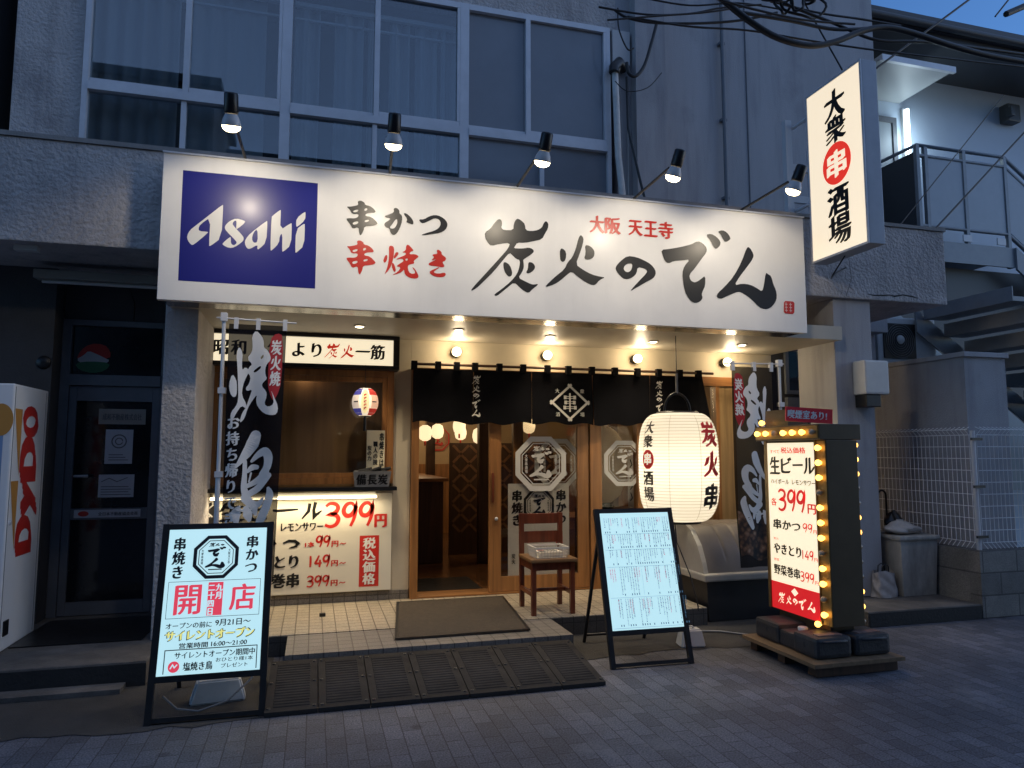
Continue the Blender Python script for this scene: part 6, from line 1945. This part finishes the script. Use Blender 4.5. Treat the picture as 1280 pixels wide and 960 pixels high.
CAB = {
 'thick': [(3.12, 4.9, 5.29), (3.42, 4.9, 5.11), (3.7, 4.9, 5.0), (4.02, 4.9, 4.98), (4.29, 4.9, 5.06), (4.57, 4.9, 5.2), (4.82, 4.9, 5.28), (5.11, 4.9, 5.28), (5.55, 4.9, 5.23), (6.0, 4.9, 5.2), (6.64, 4.9, 5.21)],
 'a': [(2.2, 5.2, 5.2), (2.64, 5.2, 5.21), (3.05, 5.2, 5.29), (3.37, 5.2, 5.4), (3.77, 5.2, 5.5)],
 'b': [(2.39, 5.3, 5.27), (2.51, 5.3, 5.22), (2.78, 5.3, 5.22), (3.26, 5.3, 5.3), (3.66, 5.3, 5.4), (4.01, 5.3, 5.53)],
 'c': [(2.41, 5.1, 5.09), (2.98, 5.1, 5.1), (3.55, 5.1, 5.16), (4.19, 5.1, 5.17), (4.82, 5.1, 5.19), (5.57, 5.1, 5.23), (6.95, 5.1, 5.32)],
 'd': [(3.4, 5.0, 5.24), (3.91, 5.0, 5.25), (4.39, 5.0, 5.25), (4.92, 5.0, 5.36)],
 'e': [(3.87, 5.2, 5.55), (4.39, 5.2, 5.53), (4.86, 5.2, 5.55), (5.31, 5.2, 5.56)],
 'f': [(3.85, 5.0, 5.4), (4.39, 5.0, 5.3), (4.84, 5.0, 5.22), (5.47, 5.0, 5.3), (6.83, 5.0, 5.37)],
 'g': [(2.63, 5.3, 5.43), (3.11, 5.3, 5.44), (3.6, 5.3, 5.55), (4.08, 5.3, 5.57)],
 'loop': [(3.36, 6.4, 5.98), (3.3, 6.4, 5.77), (3.21, 6.4, 5.5), (3.11, 6.4, 5.37), (3.03, 6.4, 5.39), (3.01, 6.4, 5.5)],
 'w1': [(2.92, 6.4, 6.08), (2.93, 6.4, 5.85), (3.02, 6.4, 5.65), (3.09, 6.4, 5.67)],
 'w2': [(3.46, 6.5, 5.51), (3.29, 6.5, 5.32), (3.06, 6.5, 5.25), (2.92, 6.5, 5.34)],
 'stay': [(4.51, 5.6, 5.99), (4.97, 5.6, 5.28)],
 'stay2': [(7.17, 6.0, 6.71), (5.77, 6.0, 5.64)],
 'h': [(2.19, 5.0, 4.96), (2.63, 5.0, 5.07), (3.08, 5.0, 5.18), (3.46, 5.0, 5.3)],
 'i': [(3.05, 4.8, 5.17), (3.41, 4.8, 5.14), (3.89, 4.8, 5.13), (4.41, 4.8, 5.18)],
 'k': [(7.49, 6.0, 6.53), (7.75, 6.0, 6.82)],
 'l': [(6.38, 5.0, 5.74), (6.71, 5.0, 5.91)],
}
# ------------------------------------------------------------------ right of the shop
mtb = thing('meter_box', 'grey box with dark socket fixed to the pillar beside the outbuilding', 'meter box', (5.20, 5.66, 2.0))
MB().box(5.05, 5.33, 5.58, 5.748, 2.05, 2.38, bev=.02).build('housing', WHITEP, mtb)
MB().box(5.07, 5.24, 5.60, 5.748, 1.93, 2.049, bev=.008).build('socket', BLACK, mtb)

BLOCK = brickmat('block_courses', (.24, .23, .21), (.17, .165, .155), (.10, .098, .095), .40, .20, .008, rough=.8, plane='XZ', dirt=.45, dscale=2, bump=.6)
BLOCKY = brickmat('block_courses_side', (.24, .23, .21), (.17, .165, .155), (.10, .098, .095), .40, .20, .008, rough=.8, plane='YZ', dirt=.45, dscale=2, bump=.6)
bw = thing('block_wall', 'low grey concrete block wall under the white mesh fence', 'wall', (6.9, 5.3, 0))
MB().box(5.87, 9.0, 5.20, 5.32, .003, .60).build('front_run', BLOCK, bw)
MB().box(5.87, 6.0, 5.321, 7.2, .003, .60).build('side_run', BLOCKY, bw)
WIRE = mat('white_wire', (.90, .91, .92), .4)
fe = thing('mesh_fence', 'white wire mesh fence with a bent top edge on the low block wall', 'fence', (6.9, 5.26, .60))
def panel(A, Bp, name, off):
    A, Bp = Vector(A), Vector(Bp)
    d = (Bp - A); L = d.length; d.normalize()
    b = MB()
    n = int(L / .05)
    z0, z1 = .615, 1.66
    for k in range(n + 1):
        p = A + d * (k * .05)
        b.tube([p + Vector((0, 0, z0)) + off * .05, p + Vector((0, 0, z0 + .05)), p + Vector((0, 0, z1)), p + Vector((0, 0, z1 + .05)) + off * .05, p + Vector((0, 0, z1 + .075)) - off * .01], .0032, 4)
    for k in range(10):
        z = z0 + .05 + k * (z1 - z0 - .05) / 9
        b.tube([A + Vector((0, 0, z)), Bp + Vector((0, 0, z))], .0030, 4)
    b.tube([A + Vector((0, 0, z1 + .05)) + off * .05, Bp + Vector((0, 0, z1 + .05)) + off * .05], .0030, 4)
    b.build(name, WIRE, fe)
panel((5.94, 6.6, 0), (5.94, 5.27, 0), 'mesh_panel', Vector((-1, 0, 0)))
panel((5.98, 5.255, 0), (8.6, 5.255, 0), 'mesh_panel', Vector((0, -1, 0)))
MB().tube([(5.955, 5.275, .40), (5.955, 5.275, 1.70)], .022, 10).build('post', mat('fence_post', (.62, .63, .65), .4), fe)
for z in (.72, 1.18, 1.62):
    MB().box(5.90, 6.03, 5.235, 5.25, z - .012, z + .012).build('clamp', BLACK, fe)

OB = mat('outbuilding_render', (.38, .38, .40), .85, var=.15, vscale=2, stain=.3, bump=.6, bscale=110)
ob = thing('outbuilding', 'plain grey rendered box like outbuilding with a flat cap behind the mesh fence', 'outbuilding', (6.3, 6.3, 0))
MB().box(6.05, 6.56, 5.40, 7.3, .003, 2.42).build('wall', OB, ob)
MB().box(6.03, 6.585, 5.375, 7.32, 2.421, 2.47, bev=.006).build('cap', PAINTWALL, ob)

ac = thing('air_conditioner', 'outdoor air conditioner unit with a dark fan opening under the right end of the canopy', 'air conditioner', (6.9, 7.0, 2.5))
ACM = mat('ac_case', (.46, .50, .52), .5, var=.1)
MB().box(6.52, 7.40, 6.98, 7.28, 2.52, 3.14, bev=.02).build('case', ACM, ac)
MB().box(6.60, 7.08, 6.965, 6.979, 2.63, 3.06, bev=.006).build('grille_panel', BLACK, ac)
b = MB()
for k in range(7):
    r = .04 + k * .028
    b.tube([(6.84 + r * math.cos(a * math.pi / 14), 6.958, 2.845 + r * math.sin(a * math.pi / 14)) for a in range(29)], .003, 5)
b.build('fan_grille', ALU2, ac)
MB().lathe([(.0, .012), (.05, .010), (.055, 0)], (0, 0, 0), 20, Matrix.Translation((6.84, 6.955, 2.86)) @ Matrix.Rotation(R(90), 4, 'X')).build('hub', ACM, ac)
MB().box(6.55, 7.38, 6.97, 7.29, 2.44, 2.519).build('bracket', ALU2, ac)

# rubbish bin, bags
rbn = thing('rubbish_bin', 'pale dirty rubbish bin with bags heaped on its lid beside the mesh fence', 'bin', (5.62, 5.85, .131))
DB = mat('dirty_bin', (.46, .44, .40), .6, var=.5, vscale=4, streak=3, stain=.45, bump=.3, bscale=30)
b = MB()
xa, xb, ya, yb = 5.40, 5.84, 5.62, 6.05
b.add([(xa + .04, ya + .03, .133), (xb - .02, ya + .03, .133), (xb - .02, yb, .133), (xa + .04, yb, .133), (xa, ya, .66), (xb, ya, .66), (xb, yb, .66), (xa, yb, .66)],
      [(3, 2, 1, 0), (4, 5, 6, 7), (0, 1, 5, 4), (1, 2, 6, 5), (2, 3, 7, 6), (3, 0, 4, 7)])
b.build('tub', DB, rbn)
MB().box(xa - .02, xb + .02, ya - .02, yb + .02, .661, .70, bev=.012).build('lid', DB, rbn)
def bag(c, r, name, m, label, seed):
    random.seed(seed)
    ph = [random.uniform(0, 6.3) for _ in range(6)]
    def f(u, v):
        a, t = u * 2 * math.pi, v * math.pi
        k = 1 + .14 * math.sin(3 * a + ph[0] + 2 * t) + .10 * math.sin(5 * a + ph[1]) * math.sin(2 * t) + .06 * math.sin(9 * a + ph[2] + 5 * t)
        rr = r[0] * math.sin(t) ** .7 * k if v < .93 else r[0] * .18 * k
        return (c[0] + rr * math.cos(a), c[1] + rr * math.sin(a) * r[1] / r[0], c[2] + r[2] * (1 - math.cos(t)) / 2 + (.05 * (v - .8) * 5 if v > .8 else 0))
    return single(MB().grid(f, 40, 24), name, m, label, 'bag')
PB = mat('plastic_bag', (.50, .47, .44), .35, var=.15, vscale=12, bump=.4, bscale=40)
PB2 = mat('dark_bag', (.02, .02, .022), .3, bump=.5, bscale=30)
cbm = mat('printed_bag', (.46, .42, .40), .5, var=.25, vscale=16, bump=.3, bscale=25)
cg = thing('carrier_bag', 'small white printed carrier bag standing on the step left of the rubbish bin', 'bag', (5.26, 5.70, .132))
random.seed(9)
def cbf(u, v):
    a = u * 2 * math.pi
    sx, sy = math.cos(a), math.sin(a)
    k = max(abs(sx), abs(sy)) ** .75
    x, y = sx / k * .115, sy / k * .065
    taper = 1 - .12 * v + .03 * math.sin(9 * v + 3 * a)
    return (5.26 + x * taper + .008 * math.sin(11 * v + 2 * a), 5.70 + y * taper * (1 - .35 * v) + .006 * math.sin(13 * v + 4 * a), .133 + .235 * v + .012 * math.sin(3 * a + 1) * v)
MB().grid(cbf, 40, 14).build('bag', cbm, cg)
for y in (5.675, 5.725):
    MB().tube([(5.22, y, .36), (5.225, y, .42), (5.26, y, .44), (5.295, y, .42), (5.30, y, .36)], .005, 6).build('handle', BLACK, cg)
bag((5.58, 5.80, .701), (.19, .13, .09), 'plastic_bag', PB, 'crumpled pale plastic bag lying on the rubbish bin lid', 2)
bag((5.70, 6.0, .701), (.10, .09, .16), 'plastic_bag', PB2, 'dark plastic bag on the back of the rubbish bin lid', 4)
b = MB().tube([(5.80, 6.2, .72), (5.80, 6.2, 1.05)] + [(5.80 - .05 + .05 * math.cos(a * math.pi / 8), 6.2, 1.05 + .05 * math.sin(a * math.pi / 8)) for a in range(1, 9)] + [(5.70, 6.2, .98)], .010, 8)
um = thing('umbrella', 'black folded umbrella hooked behind the rubbish bin', 'umbrella', (5.8, 6.2, .3))
b.build('handle', BLACK, um)
MB().lathe([(.004, .14), (.03, .2), (.035, .5), (.02, .74), (.012, .76)], (5.80, 6.2, 0), 10).build('folded_canopy', PB2, um)

# neighbour house with outside stair
APW = mat('pale_cladding', (.58, .68, .80), .6, var=.06, vscale=1.5)  # white cladding, the blue of the sky light mixed into its colour
DKS = mat('dark_steel', (.06, .065, .07), .45, metal=.3)
STL = mat('stair_steel', (.24, .27, .30), .5, metal=.2, var=.15)
ROOFM = mat('roof_metal', (.045, .05, .058), .5, var=.2, vscale=3)
ah = thing('apartment_house', 'pale two storey house with an outside steel stair and lit upstairs door', 'house', (10.5, 8.3, 0))
MB().box(6.60, 17, 8.10, 8.3, 0, 7.1).box(6.60, 6.8, 8.301, 14, 0, 7.1).build('wall', APW, ah)
MB().box(6.5, 17, 7.2, 14, 7.02, 7.10).build('eave_board', ROOFM, ah)
b = MB()
b.add([(6.5, 7.15, 7.101), (17, 7.15, 7.101), (17, 7.15, 7.30), (6.5, 7.15, 7.30), (6.5, 12, 8.5), (17, 12, 8.5), (6.5, 14, 7.101), (17, 14, 7.101)],
      [(0, 1, 2, 3), (3, 2, 5, 4), (4, 5, 7, 6), (6, 7, 1, 0), (0, 3, 4, 6), (1, 7, 5, 2)])
b.build('roof', ROOFM, ah)
MB().tube([(6.5, 7.12, 7.16), (17, 7.12, 7.10)], .05, 10).build('gutter', ROOFM, ah)
dr = MB().box(7.25, 7.95, 8.05, 8.099, 4.12, 6.25).build('door', mat('grey_door', (.36, .40, .43), .45), ah)
MB().box(7.17, 7.24, 8.03, 8.099, 4.12, 6.33).box(7.96, 8.03, 8.03, 8.099, 4.12, 6.33).box(7.24, 7.96, 8.03, 8.099, 6.251, 6.33).build('frame', ALU2, dr)
aw = thing('door_awning', 'flat pale awning over the upstairs door of the pale house', 'awning', (7.6, 7.7, 6.6))
MB().box(7.0, 8.16, 7.20, 8.098, 6.60, 6.62).build('sheet', mat('awning_sheet', (.55, .57, .58), .4, trans=.25), aw)
MB().box(6.98, 8.18, 7.15, 7.199, 6.57, 6.65).box(6.98, 7.02, 7.2, 8.09, 6.622, 6.65).box(8.14, 8.18, 7.2, 8.09, 6.622, 6.65).build('frame', ALU, aw)
vt_ = thing('tube_lamp', 'lit upright fluorescent tube on the pale house wall beside the upstairs door', 'lamp', (8.2, 8.0, 5.6))
MB().box(8.17, 8.27, 8.05, 8.099, 5.55, 6.50).build('batten', WHITEP, vt_)
MB().tube([(8.22, 8.02, 5.58), (8.22, 8.02, 6.48)], .026, 12).build('tube', mat('cool_tube', (.8, .9, 1), .3, em=(.72, .90, 1), es=6), vt_)
lamp('tube_light', 'POINT', (8.15, 7.85, 6.0), 9, (.72, .90, 1), vt_, shadow_soft_size=.2)
wl = thing('outside_lamp', 'small dark unlit lamp box on the pale house wall above the stair', 'lamp', (10.2, 8.0, 6.5))
MB().box(10.05, 10.3, 7.95, 8.099, 6.52, 6.80, bev=.02).build('housing', DKS, wl)
MB().box(10.0, 10.08, 7.86, 7.95, 6.56, 6.70, bev=.01).build('lens', DKS, wl)

stp = thing('outside_stair', 'grey steel outside stair with landing, railing and open treads beside the pale house', 'stair', (8.3, 7.4, 0))
MB().box(7.45, 8.98, 7.18, 8.09, 4.08, 4.16).box(7.45, 8.98, 7.15, 7.179, 3.95, 4.22).build('landing', STL, stp)
def rail(pts, nm): 
    return MB().tube(pts, .026, 8).build(nm, STL, stp)
rail([(7.49, 8.08, 5.52), (7.49, 7.20, 5.50), (8.95, 7.20, 5.50), (11.5, 7.20, 3.75)], 'handrail')
rail([(7.49, 7.20, 5.36), (8.95, 7.20, 5.36), (11.5, 7.20, 3.60)], 'top_rail')
rail([(7.49, 7.20, 4.42), (8.95, 7.20, 4.42), (11.5, 7.20, 2.66)], 'bottom_rail')
for x, zb, zt_ in ((7.49, 4.1, 5.5), (7.62, 4.1, 5.48), (8.25, 4.0, 5.5), (8.95, 3.95, 5.5), (9.6, 3.5, 5.05), (10.3, 3.0, 4.57)):
    MB().box(x - .025, x + .025, 7.175, 7.225, zb, zt_).build('post', STL, stp)
INF = mat('infill_panel', (.34, .38, .42), .35, var=.08)
MB().box(7.64, 8.22, 7.19, 7.205, 4.44, 5.34).box(8.28, 8.92, 7.19, 7.205, 4.44, 5.34).build('infill_panel', INF, stp)
MB().box(7.48, 7.50, 7.25, 8.05, 4.25, 5.42).build('side_panel', DKS, stp)
b = MB()
b.prism([(8.98, 5.33), (11.5, 3.57), (11.5, 2.69), (8.98, 4.44)], plane((0, 7.198, 0)), 0, .012)
b.build('infill_panel', INF, stp)
b = MB()
b.prism([(8.98, 4.22), (12.0, 2.12), (12.0, 1.84), (8.98, 3.92)], plane((0, 7.15, 0)), 0, .03)
b.build('stringer', STL, stp)
for x in (8.15, 8.5):
    pass
WHT = mat('white_bracket', (.7, .72, .74), .5)
for x in (8.18, 8.75):
    MB().box(x - .07, x + .07, 7.13, 7.149, 4.24, 4.33).build('bracket', WHT, stp)
# lower flight coming down to the right, its treads seen from below
for k in range(9):
    x = 7.15 + .30 * k; z = 3.16 - .20 * k
    MB().box(x, x + .32, 5.75, 6.90, z - .05, z).box(x - .0, x + .012, 5.75, 6.90, z, z + .11).build('tread', STL, stp)
b = MB()
b.prism([(7.05, 3.24), (10.2, 1.14), (10.2, .86), (7.05, 2.96)], plane((0, 6.94, 0)), 0, .03)
b.build('stringer', STL, stp)
b = MB()
b.prism([(7.0, 3.40), (7.0, 1.0), (9.6, 1.0), (9.6, 1.56)], plane((0, 7.35, 0)), 0, .03)
b.build('stringer_panel', mat('pale_panel', (.42, .48, .50), .6), stp)
MB().box(7.0, 12.0, 7.36, 7.40, 1.2, 3.94).build('void_shade_panel', DKS, stp)  # dark sheet added to stand in for the shaded void beneath the landing
lamp('stair_light', 'POINT', (7.35, 7.2, 2.62), 2.5, (.75, .9, 1), None, shadow_soft_size=.15)

# ------------------------------------------------------------------ pipes on the upper wall
b = MB().tube([(3.10, 6.74, 5.62), (3.02, 6.66, 5.60), (2.98, 6.63, 5.50), (2.985, 6.62, 5.2), (3.0, 6.62, 4.6), (3.04, 6.62, 4.2), (3.07, 6.62, 3.81)], .035, 10)
ip = thing('insulated_pipe', 'white wrapped air conditioner pipe running down beside the upper windows', 'pipe', (3.05, 6.65, 3.8))
b.build('wrap', mat('pipe_wrap', (.62, .62, .60), .6, var=.15, vscale=10), ip)
MB().tube([(3.12, 6.72, 5.62), (3.03, 6.64, 5.64), (2.965, 6.615, 5.56), (2.96, 6.61, 5.50)], .055, 10).build('black_wrap', BLACK, ip)
b = MB().box(2.99, 3.19, 6.70, 6.749, 5.66, 6.04)
single(b, 'blanking_panel', mat('blank_panel', (.55, .55, .55), .6), 'white blanking panel at the upper right corner of the windows', 'panel')
b = MB().tube([(4.33, 6.70, 3.80), (4.33, 6.70, 8.9)], .022, 10)
t = thing('drain_pipe', 'thin grey drain pipe running up the painted wall above the sign', 'pipe', (4.33, 6.7, 3.8))
b.build('pipe', ALU2, t)
for z in (4.3, 5.2, 6.1, 7.0):
    MB().box(4.295, 4.365, 6.70, 6.749, z - .015, z + .015).build('clip', ALU2, t)
b = MB().tube([(4.66, 6.745, 3.81), (4.66, 6.745, 8.9)], .008, 6)
single(b, 'wall_cable', ALU2, 'thin cable fixed straight up the painted wall right of the drain pipe', 'cable')
b = MB().tube([(3.13, 6.66, 5.5), (3.11, 6.60, 4.9), (3.20, 6.56, 4.4), (3.30, 6.50, 3.85)], .014, 6)
single(b, 'wall_cable', BLACK, 'black cable dropping diagonally beside the white wrapped pipe', 'cable')
b = MB().tube([(3.17, 6.735, 5.0), (3.16, 6.735, 3.85)], .006, 6)
single(b, 'wall_cable', WHITEP, 'thin white wire running down the wall beside the white wrapped pipe', 'cable')

# ------------------------------------------------------------------ overhead cables
CABM = mat('cable_rubber', (.012, .012, .014), .5)


def smooth(p, k=6):
    p = [Vector(q) for q in p]
    out = []
    for i in range(len(p) - 1):
        a, b_, c_, d_ = p[max(i - 1, 0)], p[i], p[i + 1], p[min(i + 2, len(p) - 1)]
        for j in range(k):
            t = j / k
            out.append(.5 * (2 * b_ + (c_ - a) * t + (2 * a - 5 * b_ + 4 * c_ - d_) * t * t + (3 * b_ - a - 3 * c_ + d_) * t ** 3))
    out.append(p[-1])
    return out


for key, r, lab in (('thick', .027, 'thickest black overhead cable, sagging in front of the painted wall'),
                    ('a', .009, 'thin black overhead cable at the top, meeting the coil from the left'),
                    ('b', .012, 'black overhead cable reaching the wall left of the coil, lower of the bunch'),
                    ('c', .009, 'thin black overhead cable, lowest, crossing behind the thick sagging cable to the right edge'),
                    ('d', .016, 'black overhead cable joining the thick cable right of its lowest point'),
                    ('e', .010, 'thin black overhead cable running right from the top of the coil'),
                    ('f', .014, 'black overhead cable dipping below the coil and leaving at the right edge'),
                    ('g', .008, 'thin black overhead cable along the top left of the coil'),
                    ('h', .008, 'thin black overhead cable rising from the window pipe toward the coil'),
                    ('i', .010, 'thin black overhead cable passing straight below the coil'),
                    ('stay', .008, 'dark stay wire slanting down to the top of the projecting sign'),
                    ('stay2', .012, 'dark stay wire from the roof of the pale house to the projecting sign'),
                    ('k', .010, 'short black cable crossing the patch of sky'),
                    ('l', .030, 'thick black cable at the upper right corner against the sky'),
                    ('loop', .018, 'black cable hanging in a hook shape by the wall strip'),
                    ('w1', .008, 'thin black wire looping down the wall strip left of the hooked cable'),
                    ('w2', .005, 'thin wire arching across the wall strip under the hooked cable')):
    single(MB().tube(smooth(CAB[key]), r, 8), 'overhead_cable', CABM, lab, 'cable')
co_ = thing('cable_coil', 'tangled coil of black overhead cable at the top above the painted wall', 'cable coil', (4.0, 5.05, 5.4))
random.seed(21)
for k in range(9):
    cx, cz = 3.95 + random.uniform(-.16, .22), 5.50 + random.uniform(-.05, .10)
    rx, rz, y = random.uniform(.07, .24), random.uniform(.06, .15), 5.0 + random.uniform(-.06, .08)
    MB().tube([(cx + rx * math.cos(a * math.pi / 12 + k), y + .02 * math.sin(a), cz + rz * math.sin(a * math.pi / 12 + k)) for a in range(23)], .012, 6).build('loop', CABM, co_)
MB().box(3.88, 4.22, 4.97, 5.05, 5.56, 5.66, bev=.02).build('splice_box', BLACK, co_)
for (p, q, lab) in (((6.05, 6.3, 3.8), (8.3, 6.6, 6.0), 'thin dark guy wire slanting up across the stair railing'), ((6.16, 5.75, 3.80), (8.5, 6.1, 5.75), 'thicker dark guy wire rising from the right corner of the canopy')):
    single(MB().tube([p, q], .010 if 'thicker' in lab else .006, 6), 'guy_wire', CABM, lab, 'wire')

# dark neighbour at the far left
nb = thing('neighbour_building', 'dark building at the far left edge beyond a narrow gap', 'building', (-5, 8, 0))
MB().box(-9, -2.80, 6.9, 12, 0, 10).build('wall', DARKWALL, nb)
MB().box(-9.2, -2.75, 6.8, 12.2, 10.001, 10.2).build('roof', ROOFM, nb)

for (xa, xb, h, lab) in ((-18, -3.2, 12.6, 'taller plain house across the street, behind and left of the viewer'), (-2.6, 7.5, 10.4, 'plain house across the street, straight behind the viewer'),
                         (8.2, 20, 12.0, 'plain house across the street, behind and right of the viewer')):
    ho = thing('house_opposite', lab, 'house', ((xa + xb) / 2, -9, 0))
    MB().box(xa, xb, -13, -9, .004, h).build('wall', mat('opposite_wall', (.13, .125, .13), .8), ho)
    MB().box(xa - .2, xb + .2, -13.3, -8.8, h + .001, h + .25).build('roof', ROOFM, ho)
    for k in range(int((xb - xa) / 2.4)):
        for zz in (1.0, 3.9, 6.8):
            x = xa + .8 + k * 2.4
            MB().box(x, x + 1.3, -8.995, -8.95, zz, zz + 1.4).build('window', MATS['dark_pane'], ho)
